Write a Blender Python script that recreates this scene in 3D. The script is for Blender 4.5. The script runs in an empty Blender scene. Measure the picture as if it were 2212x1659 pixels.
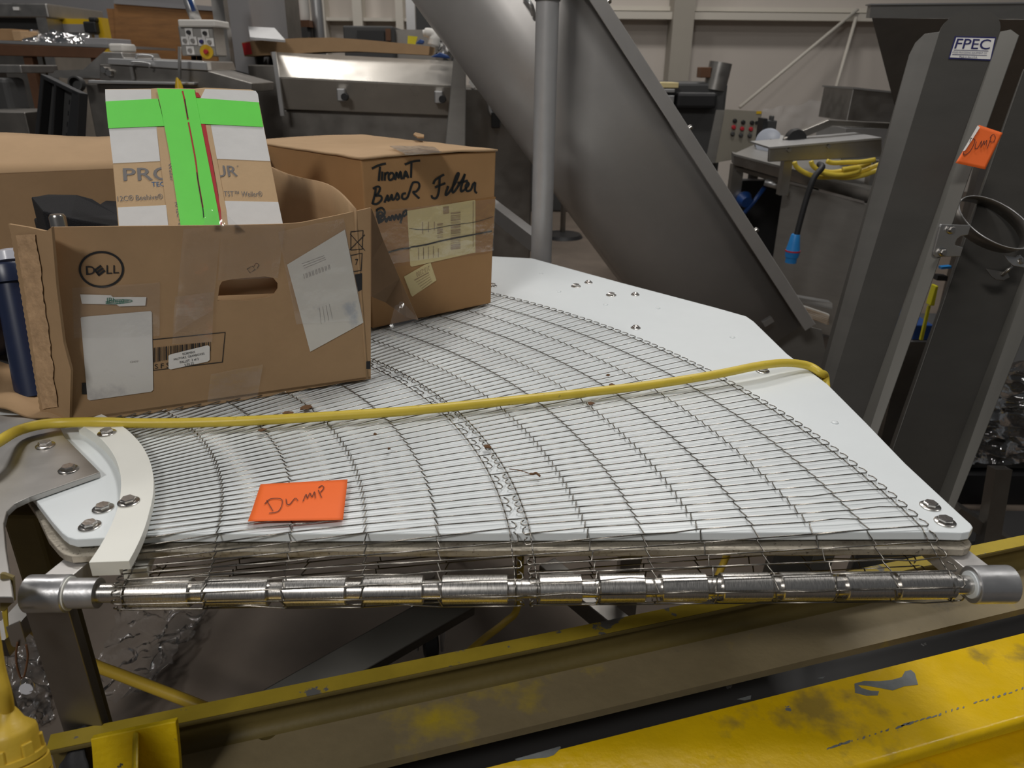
import bpy, bmesh, math, random
from mathutils import Vector as V, Matrix, noise as mnoise

scene = bpy.context.scene
C = bpy.context.collection
random.seed(7)
R = math.radians

# ------------------------------------------------------------------ camera
FPX, PITCH, ROLL, CZ = 1600.0, R(23.1364), R(0.5746), 1.45
cam_d = bpy.data.cameras.new('camera')
cam_d.sensor_width = 36.0
cam_d.lens = FPX / 2212 * 36.0
cam_d.clip_start = 0.02
cam = bpy.data.objects.new('camera', cam_d)
C.objects.link(cam)
cam.matrix_world = (Matrix.Translation((0, 0, CZ)) @ Matrix.Rotation(math.pi / 2 - PITCH, 4, 'X')
                    @ Matrix.Rotation(ROLL, 4, 'Z'))
cam_d.dof.use_dof = True
cam_d.dof.focus_distance = 1.15
cam_d.dof.aperture_fstop = 8.0
scene.camera = cam

# ------------------------------------------------------------------ world, lamps, exposure
scene.view_settings.view_transform = 'Standard'
scene.view_settings.look = 'None'
scene.view_settings.gamma = 1.0
scene.view_settings.exposure = 0.0
scene.view_settings.use_curve_mapping = False
w = bpy.data.worlds.new('world')
scene.world = w
w.use_nodes = True
w.node_tree.nodes['Background'].inputs[0].default_value = (0.95, 0.97, 1.0, 1)
w.node_tree.nodes['Background'].inputs[1].default_value = 0.07


def lamp(name, loc, size, power, col=(1, 0.965, 0.925), target=None):
    d = bpy.data.lights.new(name, 'AREA')
    d.shape = 'RECTANGLE'
    d.size, d.size_y = size
    d.energy = power
    d.color = col
    o = bpy.data.objects.new(name, d)
    C.objects.link(o)
    o.location = loc
    if target is not None:
        o.rotation_euler = (V(target) - V(loc)).to_track_quat('-Z', 'Y').to_euler()
    return o


lamp('ceiling_lamp_main', (0.7, 2.6, 5.6), (1.3, 0.7), 92, target=(0.2, 1.2, 0.9))
lamp('ceiling_lamp_near', (-1.7, -2.7, 4.7), (1.2, 0.7), 105, target=(-0.3, 1.0, 0.9))
lamp('ceiling_lamp_left', (-3.6, 4.2, 5.8), (1.2, 0.7), 70)
lamp('ceiling_lamp_back', (-2.15, 7.0, 5.8), (0.9, 0.7), 55)
lamp('ceiling_lamp_far', (1.6, 6.6, 5.8), (1.2, 0.7), 100)
lamp('ceiling_lamp_right', (4.6, 2.2, 5.8), (1.2, 0.7), 30)


# ------------------------------------------------------------------ picking points: pixel -> point on a plane
def ray(x, y):
    u = (x - 1106) / FPX
    v = -(y - 829.5) / FPX
    c, s = math.cos(ROLL), math.sin(ROLL)
    uu, vv = c * u - s * v, s * u + c * v
    cp, sp = math.cos(PITCH), math.sin(PITCH)
    return V((uu, cp + vv * sp, -sp + vv * cp))


EYE = V((0, 0, CZ))


def PZ(x, y, z):
    d = ray(x, y)
    return EYE + d * ((z - CZ) / d.z)


def PY(x, y, Y):
    d = ray(x, y)
    return EYE + d * (Y / d.y)


class Plane:
    """a wall plane; at(px, py, off) is the point of that wall seen at that pixel"""
    def __init__(s, p, n):
        s.p, s.n = V(p), V(n).normalized()
        if s.n.dot(EYE - s.p) < 0:
            s.n = -s.n

    def at(s, x, y, off=0.0):
        d = ray(x, y)
        t = (s.p + s.n * off - EYE).dot(s.n) / d.dot(s.n)
        return EYE + d * t


# ------------------------------------------------------------------ materials
MATS = {}


def mat(name, col, rough=0.5, metal=0.0, var=0.0, vscale=20, bump=0.0, bscale=60, col2=None, mask=None,
        spec=0.5, stretch=None, trans=0.0, alpha=1.0, coat=0.0, sss=0.0, emit=None, rvar=0.0):
    m = bpy.data.materials.new(name)
    m.use_nodes = True
    nt = m.node_tree
    N, L = nt.nodes, nt.links
    b = N['Principled BSDF']
    b.inputs['Roughness'].default_value = rough
    b.inputs['Metallic'].default_value = metal
    b.inputs['Specular IOR Level'].default_value = spec
    if coat:
        b.inputs['Coat Weight'].default_value = coat
        b.inputs['Coat Roughness'].default_value = 0.15
    if sss:
        b.inputs['Subsurface Weight'].default_value = sss
        b.inputs['Subsurface Radius'].default_value = (0.006, 0.006, 0.006)
    c4 = (*col, 1)
    b.inputs['Base Color'].default_value = c4
    tc = N.new('ShaderNodeTexCoord')
    mp = N.new('ShaderNodeMapping')
    L.new(tc.outputs['Object'], mp.inputs['Vector'])
    if stretch:
        mp.inputs['Scale'].default_value = stretch
    out = None
    if var or mask:
        n1 = N.new('ShaderNodeTexNoise')
        n1.inputs['Scale'].default_value = vscale
        n1.inputs['Detail'].default_value = 6
        n1.inputs['Roughness'].default_value = 0.62
        L.new(mp.outputs[0], n1.inputs['Vector'])
    if var:
        mx = N.new('ShaderNodeMix')
        mx.data_type = 'RGBA'
        mx.blend_type = 'MULTIPLY'
        mx.inputs[0].default_value = 1.0
        mx.inputs[6].default_value = c4
        rp = N.new('ShaderNodeMapRange')
        rp.inputs[1].default_value = 0.25
        rp.inputs[2].default_value = 0.75
        rp.inputs[3].default_value = 1 - var
        rp.inputs[4].default_value = 1 + var
        L.new(n1.outputs[0], rp.inputs[0])
        L.new(rp.outputs[0], mx.inputs[7])
        out = mx.outputs[2]
        L.new(out, b.inputs['Base Color'])
    if mask:  # (threshold, softness, scale, second colour): chips, stains, dust with a shape of their own
        for thr, soft, sc, c2 in mask:
            n2 = N.new('ShaderNodeTexNoise')
            n2.inputs['Scale'].default_value = sc
            n2.inputs['Detail'].default_value = 8
            n2.inputs['Roughness'].default_value = 0.6
            L.new(mp.outputs[0], n2.inputs['Vector'])
            r2 = N.new('ShaderNodeMapRange')
            r2.inputs[1].default_value = thr
            r2.inputs[2].default_value = thr + soft
            L.new(n2.outputs[0], r2.inputs[0])
            m2 = N.new('ShaderNodeMix')
            m2.data_type = 'RGBA'
            L.new(r2.outputs[0], m2.inputs[0])
            if out is not None:
                L.new(out, m2.inputs[6])
            else:
                m2.inputs[6].default_value = c4
            m2.inputs[7].default_value = (*c2, 1)
            out = m2.outputs[2]
        L.new(out, b.inputs['Base Color'])
    if rvar:
        n4 = N.new('ShaderNodeTexNoise')
        n4.inputs['Scale'].default_value = vscale * 1.7
        n4.inputs['Detail'].default_value = 5
        L.new(mp.outputs[0], n4.inputs['Vector'])
        r4 = N.new('ShaderNodeMapRange')
        r4.inputs[1].default_value = 0.3
        r4.inputs[2].default_value = 0.7
        r4.inputs[3].default_value = max(0.02, rough - rvar)
        r4.inputs[4].default_value = rough + rvar
        L.new(n4.outputs[0], r4.inputs[0])
        L.new(r4.outputs[0], b.inputs['Roughness'])
    if bump:
        n3 = N.new('ShaderNodeTexNoise')
        n3.inputs['Scale'].default_value = bscale
        n3.inputs['Detail'].default_value = 5
        L.new(mp.outputs[0], n3.inputs['Vector'])
        bp = N.new('ShaderNodeBump')
        bp.inputs['Strength'].default_value = bump
        bp.inputs['Distance'].default_value = 0.002
        L.new(n3.outputs[0], bp.inputs['Height'])
        L.new(bp.outputs[0], b.inputs['Normal'])
    if emit:
        b.inputs['Emission Color'].default_value = (*emit[0], 1)
        b.inputs['Emission Strength'].default_value = emit[1]
    MATS[name] = m
    return m


def film(name, rough=0.12, amount=0.22, tint=(1, 1, 1), bscale=90, bump=0.6, haze=0.0):
    """clear plastic film: mostly see-through, glossy wrinkles, a little milky"""
    m = bpy.data.materials.new(name)
    m.use_nodes = True
    nt = m.node_tree
    N, L = nt.nodes, nt.links
    N.clear()
    o = N.new('ShaderNodeOutputMaterial')
    t = N.new('ShaderNodeBsdfTransparent')
    t.inputs[0].default_value = (*tint, 1)
    g = N.new('ShaderNodeBsdfGlossy')
    g.inputs['Roughness'].default_value = rough
    d = N.new('ShaderNodeBsdfDiffuse')
    d.inputs[0].default_value = (0.75, 0.75, 0.76, 1)
    tc = N.new('ShaderNodeTexCoord')
    n = N.new('ShaderNodeTexNoise')
    n.inputs['Scale'].default_value = bscale
    n.inputs['Detail'].default_value = 4
    L.new(tc.outputs['Object'], n.inputs['Vector'])
    b = N.new('ShaderNodeBump')
    b.inputs['Strength'].default_value = bump
    b.inputs['Distance'].default_value = 0.004
    L.new(n.outputs[0], b.inputs['Height'])
    L.new(b.outputs[0], g.inputs['Normal'])
    fr = N.new('ShaderNodeFresnel')
    fr.inputs['IOR'].default_value = 1.45
    ad = N.new('ShaderNodeMath')
    ad.operation = 'ADD'
    ad.inputs[1].default_value = amount * 0.4
    L.new(fr.outputs[0], ad.inputs[0])
    m1 = N.new('ShaderNodeMixShader')
    m1.inputs[0].default_value = haze
    L.new(t.outputs[0], m1.inputs[1])
    L.new(d.outputs[0], m1.inputs[2])
    m2 = N.new('ShaderNodeMixShader')
    L.new(ad.outputs[0], m2.inputs[0])
    L.new(m1.outputs[0], m2.inputs[1])
    L.new(g.outputs[0], m2.inputs[2])
    L.new(m2.outputs[0], o.inputs[0])
    MATS[name] = m
    return m


mat('wire', (0.25, 0.235, 0.21), 0.27, 1.0)
mat('poly', (0.79, 0.835, 0.85), 0.32, 0, var=0.03, vscale=5, sss=0.15)
mat('poly_cream', (0.82, 0.82, 0.76), 0.4, 0, var=0.03, vscale=9, sss=0.15)
mat('dirty_plate', (0.42, 0.38, 0.31), 0.45, 0.5, mask=[(0.58, 0.1, 260, (0.13, 0.11, 0.085)), (0.55, 0.2, 14, (0.2, 0.17, 0.13))], bump=0.3, bscale=200)
mat('shaft', (0.62, 0.60, 0.57), 0.3, 1.0, var=0.12, vscale=30, stretch=(40, 3, 3), rvar=0.08)
mat('alu', (0.58, 0.58, 0.585), 0.36, 0.85, var=0.12, vscale=22, bump=0.2, bscale=90, rvar=0.08)
mat('arm', (0.62, 0.60, 0.58), 0.42, 0.6, var=0.08, vscale=40, stretch=(1, 14, 1))
mat('steel', (0.42, 0.405, 0.385), 0.38, 1.0, var=0.1, vscale=9, rvar=0.06, bump=0.05, bscale=40)
mat('steel_dark', (0.27, 0.255, 0.235), 0.42, 1.0, var=0.12, vscale=7, rvar=0.06)
mat('steel_satin', (0.36, 0.35, 0.33), 0.45, 0.8, var=0.08, vscale=6, stretch=(1, 1, 4))
mat('steel_trough', (0.47, 0.455, 0.44), 0.42, 0.5, var=0.08, vscale=5)
mat('pole_silver', (0.52, 0.52, 0.525), 0.38, 0.35, var=0.05, vscale=20)
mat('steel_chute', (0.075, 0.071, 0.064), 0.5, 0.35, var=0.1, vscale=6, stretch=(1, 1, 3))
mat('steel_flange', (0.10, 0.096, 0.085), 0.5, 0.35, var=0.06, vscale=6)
mat('steel_vat', (0.46, 0.43, 0.385), 0.33, 0.5, var=0.1, vscale=5, rvar=0.06)
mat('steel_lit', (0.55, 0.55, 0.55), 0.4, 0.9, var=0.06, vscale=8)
mat('bolt', (0.6, 0.57, 0.54), 0.25, 1.0, bump=0.15, bscale=300)
mat('washer', (0.55, 0.53, 0.5), 0.22, 1.0)
mat('card', (0.375, 0.245, 0.135), 0.8, 0, var=0.07, vscale=14, bump=0.12, bscale=160, spec=0.2)
mat('card_light', (0.44, 0.295, 0.17), 0.8, 0, var=0.06, vscale=14, bump=0.1, bscale=160, spec=0.2)
mat('card_shaded', (0.15, 0.095, 0.055), 0.85, 0, var=0.1, vscale=14, spec=0.15)  # card for the corner flap, with its shade put into the colour
mat('card_dark', (0.30, 0.185, 0.095), 0.85, 0, var=0.08, vscale=14, spec=0.15)
mat('card_orange', (0.385, 0.22, 0.098), 0.7, 0, var=0.06, vscale=10, bump=0.1, bscale=120, spec=0.25)
mat('card_torn', (0.47, 0.31, 0.18), 0.9, 0, var=0.25, vscale=70, bump=1.0, bscale=130, spec=0.1)
mat('tape_tan', (0.36, 0.19, 0.075), 0.3, 0, var=0.06, vscale=12, spec=0.5)
mat('kraft', (0.62, 0.44, 0.26), 0.75, 0, var=0.05, vscale=20, bump=0.1, bscale=200, spec=0.2)
mat('white_print', (0.78, 0.78, 0.77), 0.65, 0, var=0.05, vscale=18, bump=0.2, bscale=60)
mat('green_tape', (0.17, 0.90, 0.10), 0.5, 0, var=0.04, vscale=20, bump=0.1, bscale=50)
mat('red_print', (0.50, 0.015, 0.02), 0.5)
mat('black_print', (0.012, 0.012, 0.014), 0.6)
mat('ink_marker', (0.01, 0.012, 0.013), 0.5)
mat('ink_pen', (0.05, 0.012, 0.012), 0.5)
mat('grey_print', (0.20, 0.19, 0.19), 0.6)
mat('grey_light_print', (0.34, 0.32, 0.30), 0.6)
mat('blue_print', (0.02, 0.13, 0.34), 0.6)
mat('navy_print', (0.01, 0.01, 0.10), 0.5)
mat('green_ink', (0.0, 0.16, 0.10), 0.6)
mat('brown_print', (0.36, 0.24, 0.13), 0.6)
mat('label_white', (0.66, 0.65, 0.63), 0.45, 0, var=0.05, vscale=14, mask=[(0.57, 0.1, 7, (0.44, 0.43, 0.44))], bump=0.12, bscale=25)
mat('label_blue', (0.62, 0.60, 0.55), 0.4, 0, var=0.04, vscale=14, mask=[(0.56, 0.07, 9, (0.40, 0.42, 0.45))], bump=0.12, bscale=25)
mat('label_plain', (0.74, 0.73, 0.71), 0.5, 0, var=0.03, vscale=20)
mat('label_cream', (0.66, 0.55, 0.28), 0.45, 0, var=0.05, vscale=14)
mat('label_dark', (0.36, 0.25, 0.14), 0.5)
mat('orange_paper', (0.93, 0.155, 0.02), 0.65, 0, var=0.03, vscale=12, bump=0.15, bscale=35)
mat('paper_grey', (0.62, 0.58, 0.55), 0.7)
mat('cord_yellow', (0.66, 0.50, 0.055), 0.42, 0, var=0.08, vscale=20, mask=[(0.66, 0.05, 60, (0.25, 0.2, 0.05))], bump=0.15, bscale=60)
mat('plug_yellow', (0.55, 0.37, 0.035), 0.45, 0, var=0.06, vscale=20, bump=0.15, bscale=160)
mat('paint_yellow', (0.74, 0.48, 0.004), 0.3, 0, var=0.1, vscale=12, bump=0.4, bscale=70,
    mask=[(0.54, 0.12, 9, (0.34, 0.235, 0.04)), (0.69, 0.015, 26, (0.16, 0.165, 0.165))], rvar=0.1)
mat('paint_bracket', (0.66, 0.47, 0.006), 0.4, 0, var=0.08, vscale=12, bump=0.8, bscale=90, mask=[(0.70, 0.02, 60, (0.08, 0.08, 0.07))])
mat('paint_dusty', (0.225, 0.18, 0.10), 0.55, 0, var=0.15, vscale=9, bump=0.3, bscale=80,
    mask=[(0.57, 0.16, 6, (0.46, 0.34, 0.02)), (0.62, 0.12, 10, (0.09, 0.08, 0.065))])
mat('paint_edge', (0.42, 0.31, 0.03), 0.5, 0, var=0.15, vscale=15, mask=[(0.58, 0.02, 18, (0.15, 0.15, 0.145))])
mat('chip_grey', (0.20, 0.215, 0.215), 0.45, 0.3, var=0.2, vscale=60)
mat('paint_web', (0.13, 0.098, 0.028), 0.6, 0, var=0.2, vscale=10, bump=0.3, bscale=80)  # darker olive brown than the other beam paints, web only
mat('olive_paint', (0.17, 0.13, 0.035), 0.6, 0, var=0.15, vscale=12, bump=0.3, bscale=60)
mat('foam', (0.012, 0.012, 0.014), 0.9, 0, bump=1.0, bscale=420, spec=0.35)
mat('rubber', (0.015, 0.015, 0.016), 0.55)
mat('rubber_dark', (0.02, 0.02, 0.022), 0.7, 0, bump=0.8, bscale=40)
mat('navy_paint', (0.012, 0.02, 0.055), 0.35, 0, var=0.1, vscale=30)
mat('clear_cap', (0.6, 0.62, 0.7), 0.15, 0, spec=0.8)
mat('concrete', (0.125, 0.098, 0.076), 0.75, 0, var=0.22, vscale=3.5, bump=0.15, bscale=30,
    mask=[(0.6, 0.2, 1.6, (0.10, 0.075, 0.055))])
mat('wall_paint', (0.55, 0.50, 0.45), 0.7, 0, var=0.04, vscale=1.2)
mat('column_paint', (0.36, 0.33, 0.28), 0.55, 0, var=0.05, vscale=2)
mat('girt_paint', (0.60, 0.56, 0.49), 0.6)
mat('grey_panel', (0.24, 0.235, 0.24), 0.5, 0, var=0.06, vscale=2)
mat('wood', (0.25, 0.115, 0.035), 0.6, 0, var=0.25, vscale=5, stretch=(1.2, 1.2, 7))
mat('rust', (0.115, 0.05, 0.022), 0.7, 0, var=0.2, vscale=8)
mat('black_plastic', (0.012, 0.012, 0.013), 0.5)
mat('charcoal', (0.05, 0.05, 0.05), 0.55)
mat('blue_plastic', (0.02, 0.20, 0.52), 0.4)
mat('navy_plastic', (0.01, 0.05, 0.20), 0.4)
mat('red_plastic', (0.42, 0.02, 0.03), 0.4)
mat('yellow_plastic', (0.62, 0.40, 0.01), 0.4)
mat('yellow_tool', (0.55, 0.50, 0.01), 0.4)
mat('cabinet_grey', (0.27, 0.25, 0.205), 0.5, 0.1, var=0.06, vscale=4)
mat('dial', (0.42, 0.45, 0.52), 0.35)
mat('white_plastic', (0.62, 0.60, 0.56), 0.5)
mat('leaf', (0.14, 0.07, 0.03), 0.85, 0, var=0.4, vscale=200)
mat('black_paint_steel', (0.035, 0.034, 0.034), 0.4, 0, mask=[(0.68, 0.02, 30, (0.25, 0.25, 0.25))])  # black paint of the stand, also the black of the added gap sheet
film('tape_clear', 0.10, 0.08, bscale=70, bump=0.35, haze=0.05)
film('wrap_clear', 0.12, 0.12, bscale=60, bump=0.7, haze=0.05)
film('wrap_pale', 0.5, 0.02, bscale=8, bump=0.3, haze=0.16)
film('wrap_dark', 0.07, 0.28, tint=(0.45, 0.43, 0.42), bscale=30, bump=1.0, haze=0.03)


# ------------------------------------------------------------------ mesh building
class MB:
    def __init__(s):
        s.v, s.f = [], []

    def add(s, vs, fs):
        o = len(s.v)
        s.v += [tuple(p) for p in vs]
        s.f += [tuple(i + o for i in f) for f in fs]
        return s

    def hexa(s, p):  # 8 points: bottom loop 0-3, top loop 4-7
        return s.add(p, [(3, 2, 1, 0), (4, 5, 6, 7), (0, 1, 5, 4), (1, 2, 6, 5), (2, 3, 7, 6), (3, 0, 4, 7)])

    def box(s, lo, hi):
        (a, b, c), (d, e, f) = lo, hi
        return s.hexa([(a, b, c), (d, b, c), (d, e, c), (a, e, c), (a, b, f), (d, b, f), (d, e, f), (a, e, f)])

    def prism(s, poly, vec):
        n = len(poly)
        vec = V(vec)
        a = [V(p) for p in poly]
        b = [p + vec for p in a]
        return s.add(a + b, [tuple(range(n))[::-1], tuple(range(n, 2 * n))]
                     + [(i, (i + 1) % n, n + (i + 1) % n, n + i) for i in range(n)])

    def beam(s, p, q, wd, ht, up=(0, 0, 1)):
        p, q = V(p), V(q)
        d = (q - p).normalized()
        sx = d.cross(V(up)).normalized() * wd / 2
        uz = sx.cross(d).normalized() * ht / 2
        c = lambda e: [e - sx - uz, e + sx - uz, e + sx + uz, e - sx + uz]
        a, b = c(p), c(q)
        return s.add(a + b, [(0, 1, 2, 3), (7, 6, 5, 4)] + [(i, 4 + i, 4 + (i + 1) % 4, (i + 1) % 4) for i in range(4)])

    def tube(s, path, r, n=8, caps=True, closed=False):
        P = [V(p) for p in path]
        m = len(P)
        t0 = (P[1] - P[0]).normalized()
        ref = V((0, 0, 1)) if abs(t0.z) < 0.9 else V((1, 0, 0))
        nx = t0.cross(ref).normalized()
        rings = []
        for i in range(m):
            if closed:
                t = (P[(i + 1) % m] - P[i - 1]).normalized()
            else:
                t = (P[min(i + 1, m - 1)] - P[max(i - 1, 0)]).normalized()
            nx = nx - t * nx.dot(t)
            if nx.length < 1e-6:
                nx = t.orthogonal()
            nx.normalize()
            ny = t.cross(nx)
            rr = r[i] if isinstance(r, (list, tuple)) else r
            rings.append([P[i] + (nx * math.cos(2 * math.pi * k / n) + ny * math.sin(2 * math.pi * k / n)) * rr for k in range(n)])
        vs = [p for g in rings for p in g]
        fs = []
        for i in range(m if closed else m - 1):
            j = (i + 1) % m
            for k in range(n):
                fs.append((i * n + k, i * n + (k + 1) % n, j * n + (k + 1) % n, j * n + k))
        if caps and not closed:
            fs += [tuple(range(n))[::-1], tuple((m - 1) * n + k for k in range(n))]
        return s.add(vs, fs)

    def lathe(s, org, axis, prof, n=28, caps=True):
        """prof: (distance along axis, radius)"""
        a = V(axis).normalized()
        x = a.orthogonal().normalized()
        y = a.cross(x)
        o = V(org)
        vs = []
        for h, r in prof:
            vs += [o + a * h + (x * math.cos(2 * math.pi * k / n) + y * math.sin(2 * math.pi * k / n)) * r for k in range(n)]
        m = len(prof)
        fs = [(i * n + k, i * n + (k + 1) % n, (i + 1) * n + (k + 1) % n, (i + 1) * n + k) for i in range(m - 1) for k in range(n)]
        if caps:
            fs += [tuple(range(n))[::-1], tuple((m - 1) * n + k for k in range(n))]
        return s.add(vs, fs)

    def grid(s, fn, nu, nv):
        vs = [fn(i / nu, j / nv) for j in range(nv + 1) for i in range(nu + 1)]
        w_ = nu + 1
        return s.add(vs, [(j * w_ + i, j * w_ + i + 1, (j + 1) * w_ + i + 1, (j + 1) * w_ + i) for j in range(nv) for i in range(nu)])

    def poly(s, pts):
        return s.add(pts, [tuple(range(len(pts)))])

    def loft(s, rings, closed=True, caps=False):
        n = len(rings[0])
        vs = [p for g in rings for p in g]
        kk = n if closed else n - 1
        fs = [(i * n + k, i * n + (k + 1) % n, (i + 1) * n + (k + 1) % n, (i + 1) * n + k)
              for i in range(len(rings) - 1) for k in range(kk)]
        if caps:
            fs += [tuple(range(n))[::-1], tuple((len(rings) - 1) * n + k for k in range(n))]
        return s.add(vs, fs)


def par(o, parent):
    o.parent = parent
    o.matrix_parent_inverse = Matrix.Translation(-V(parent_loc(parent)))


def parent_loc(p):
    l = V(p.location)
    if p.parent:
        l = l + 0 * l
    return l if p.type == 'EMPTY' else V((0, 0, 0))


def obj(name, mb, m, parent=None, smooth=None, bevel=0.0, solid=0.0, recalc=True):
    me = bpy.data.meshes.new(name)
    me.from_pydata(mb.v, [], mb.f)
    bm = bmesh.new()
    bm.from_mesh(me)
    if recalc:
        bmesh.ops.recalc_face_normals(bm, faces=bm.faces)
    bm.to_mesh(me)
    bm.free()
    me.materials.append(MATS[m] if isinstance(m, str) else m)
    o = bpy.data.objects.new(name, me)
    C.objects.link(o)
    if parent:
        par(o, parent)
    if smooth is not None:
        for p in me.polygons:
            p.use_smooth = True
        if smooth < 170:
            md = o.modifiers.new('smooth', 'EDGE_SPLIT')
            md.split_angle = R(smooth)
    if solid:
        md = o.modifiers.new('solid', 'SOLIDIFY')
        md.thickness = solid
        md.offset = 0
    if bevel:
        md = o.modifiers.new('bevel', 'BEVEL')
        md.width = bevel
        md.segments = 2
        md.limit_method = 'ANGLE'
    return o


def tag(o, label, cat, group=None, kind=None):
    o['label'] = label
    o['category'] = cat
    if group:
        o['group'] = group
    if kind:
        o['kind'] = kind
    return o


def thing(name, label, cat, loc, group=None):
    o = bpy.data.objects.new(name, None)
    o.empty_display_size = 0.05
    C.objects.link(o)
    o.location = loc
    return tag(o, label, cat, group)


def struct(name, mb, m, smooth=None):
    o = obj(name, mb, m, None, smooth)
    o['kind'] = 'structure'
    return o


# flat shapes with holes and lettering, filled in 2D then laid on a surface
def curve_fill(loops):
    cu = bpy.data.curves.new('tmp', 'CURVE')
    cu.dimensions = '2D'
    cu.fill_mode = 'BOTH'
    for lp in loops:
        sp = cu.splines.new('POLY')
        sp.points.add(len(lp) - 1)
        for i, (x, y) in enumerate(lp):
            sp.points[i].co = (x, y, 0, 1)
        sp.use_cyclic_u = True
    return _cu2mesh(cu)


def _cu2mesh(cu):
    o = bpy.data.objects.new('tmp', cu)
    C.objects.link(o)
    dg = bpy.context.evaluated_depsgraph_get()
    me = bpy.data.meshes.new_from_object(o.evaluated_get(dg))
    vs = [tuple(v.co) for v in me.vertices]
    fs = [tuple(p.vertices) for p in me.polygons]
    bpy.data.objects.remove(o)
    bpy.data.meshes.remove(me)
    return vs, fs


TXT = {}


def text_mesh(body, spacing=1.0):
    if (body, spacing) not in TXT:
        cu = bpy.data.curves.new('tmp', 'FONT')
        cu.body = body
        cu.align_x = 'CENTER'
        cu.resolution_u = 3
        cu.space_character = spacing
        TXT[(body, spacing)] = _cu2mesh(cu)
    return TXT[(body, spacing)]


def quad_map(vs, q, flip=False):
    """stretch 2D points over the four corners TL, TR, BR, BL"""
    xs = [v[0] for v in vs]
    ys = [v[1] for v in vs]
    x0, x1, y0, y1 = min(xs), max(xs), min(ys), max(ys)
    tl, tr, br, bl = [V(p) for p in q]
    out = []
    for v in vs:
        a = (v[0] - x0) / max(x1 - x0, 1e-9)
        b = (v[1] - y0) / max(y1 - y0, 1e-9)
        out.append((tl * (1 - a) + tr * a) * b + (bl * (1 - a) + br * a) * (1 - b))
    return out


def text_on(mb, body, q, bold=0, spacing=1.0):
    vs, fs = text_mesh(body, spacing)
    mb.add(quad_map(vs, q), fs)


def pq(pl, pts, off=0.0008):
    return [pl.at(x, y, off) for x, y in pts]


def strokes(mb, pl, lines, wpx, off=0.0009):
    """hand-drawn pen lines laid on a surface"""
    for ln in lines:
        pts = smooth_line(ln, 5)
        L_, R_ = [], []
        for i, (x, y) in enumerate(pts):
            x0, y0 = pts[max(i - 1, 0)]
            x1, y1 = pts[min(i + 1, len(pts) - 1)]
            dx, dy = x1 - x0, y1 - y0
            l = math.hypot(dx, dy) or 1
            nx, ny = -dy / l * wpx / 2, dx / l * wpx / 2
            L_.append(pl.at(x + nx, y + ny, off))
            R_.append(pl.at(x - nx, y - ny, off))
        n = len(pts)
        mb.add(L_ + R_, [(i, i + 1, n + i + 1, n + i) for i in range(n - 1)])


def smooth_line(p, k=5):
    if len(p) < 3:
        return list(p)
    out = []
    for i in range(len(p) - 1):
        p0, p1, p2, p3 = p[max(i - 1, 0)], p[i], p[i + 1], p[min(i + 2, len(p) - 1)]
        for j in range(k):
            t = j / k
            out.append(tuple(0.5 * ((2 * p1[c]) + (-p0[c] + p2[c]) * t + (2 * p0[c] - 5 * p1[c] + 4 * p2[c] - p3[c]) * t * t
                                    + (-p0[c] + 3 * p1[c] - 3 * p2[c] + p3[c]) * t ** 3) for c in range(len(p1))))
    out.append(tuple(p[-1]))
    return out


def sm3(pts, k=6):
    return [V(p) for p in smooth_line([tuple(p) for p in pts], k)]


def film_patch(name, m, pl, quad, parent, off=0.0012, wrinkle=0.001, n=14, seed=0, freq=30):
    tl, tr, br, bl = [pl.at(x, y, off) for x, y in quad]
    mb = MB()

    def fn(a, b):
        p = (tl * (1 - a) + tr * a) * (1 - b) + (bl * (1 - a) + br * a) * b
        return p + pl.n * (wrinkle * (mnoise.noise(V((p.x * freq + seed, p.y * freq, p.z * freq))) + 0.6))
    mb.grid(fn, n, n)
    return obj(name, mb, m, parent, smooth=180)


def bolt(parent, p, wr=0.0125, hr=0.0088, hh=0.0065, rot=0.3, dome=False, n=V((0, 0, 1))):
    p = V(p)
    b = MB()
    a = V(n).normalized()
    x = a.orthogonal().normalized()
    y = a.cross(x)
    ring = lambda r, h, o=0: [p + a * h + (x * math.cos(rot + k * math.pi / 3 + o) + y * math.sin(rot + k * math.pi / 3 + o)) * r for k in range(6)]
    if dome:
        b.lathe(p, a, [(0.0, hr), (hh * 0.5, hr * 0.95), (hh * 0.85, hr * 0.65), (hh, hr * 0.2)], 14)
    else:
        b.loft([ring(hr, 0.0012), ring(hr, hh * 0.85), ring(hr * 0.86, hh)], caps=True)
    o = obj('bolt', b, 'bolt', parent, smooth=25 if not dome else 180)
    wsh = MB().lathe(p, a, [(0, wr), (0.0012, wr), (0.0018, wr * 0.92)], 24)
    obj('washer', wsh, 'washer', o, smooth=40)
    return o

# ================================================================== the place: floor, walls
T = 0.95                       # height of the wire belt
CX, CY = -0.888, 0.611         # centre the belt turns around

struct('floor', MB().add([(-12, -4, 0), (14, -4, 0), (14, 12, 0), (-12, 12, 0)], [(0, 1, 2, 3)]), 'concrete')
YW = 10.0
struct('wall_back', MB().box((-12, YW, 0), (14, YW + 0.2, 7)), 'wall_paint')
mb = MB()
for (xa, xb) in ((1452, 1497),):
    a, b = PY(xa, 60, YW - 0.3), PY(xb, 60, YW - 0.3)
    mb.box((a.x, YW - 0.32, 0), (b.x, YW - 0.001, 7))
struct('trim_1', mb, 'column_paint')
mb = MB()
for (ya, yb, dep) in ((14, 24, 0.08), (28, 44, 0.24)):
    a, b = PY(1660, ya, YW - 0.2), PY(1660, yb, YW - 0.2)
    mb.box((-1.0, YW - dep, b.z), (14, YW - 0.001, a.z))
struct('trim_2', mb, 'girt_paint')
mb = MB()
for x0, x1 in ((690, 704), (764, 784), (856, 872)):
    a, b = PY(x0, 40, YW - 0.2), PY(x1, 40, YW - 0.2)
    mb.box((a.x, YW - 0.25, 0), (b.x, YW - 0.001, 7))
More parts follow.
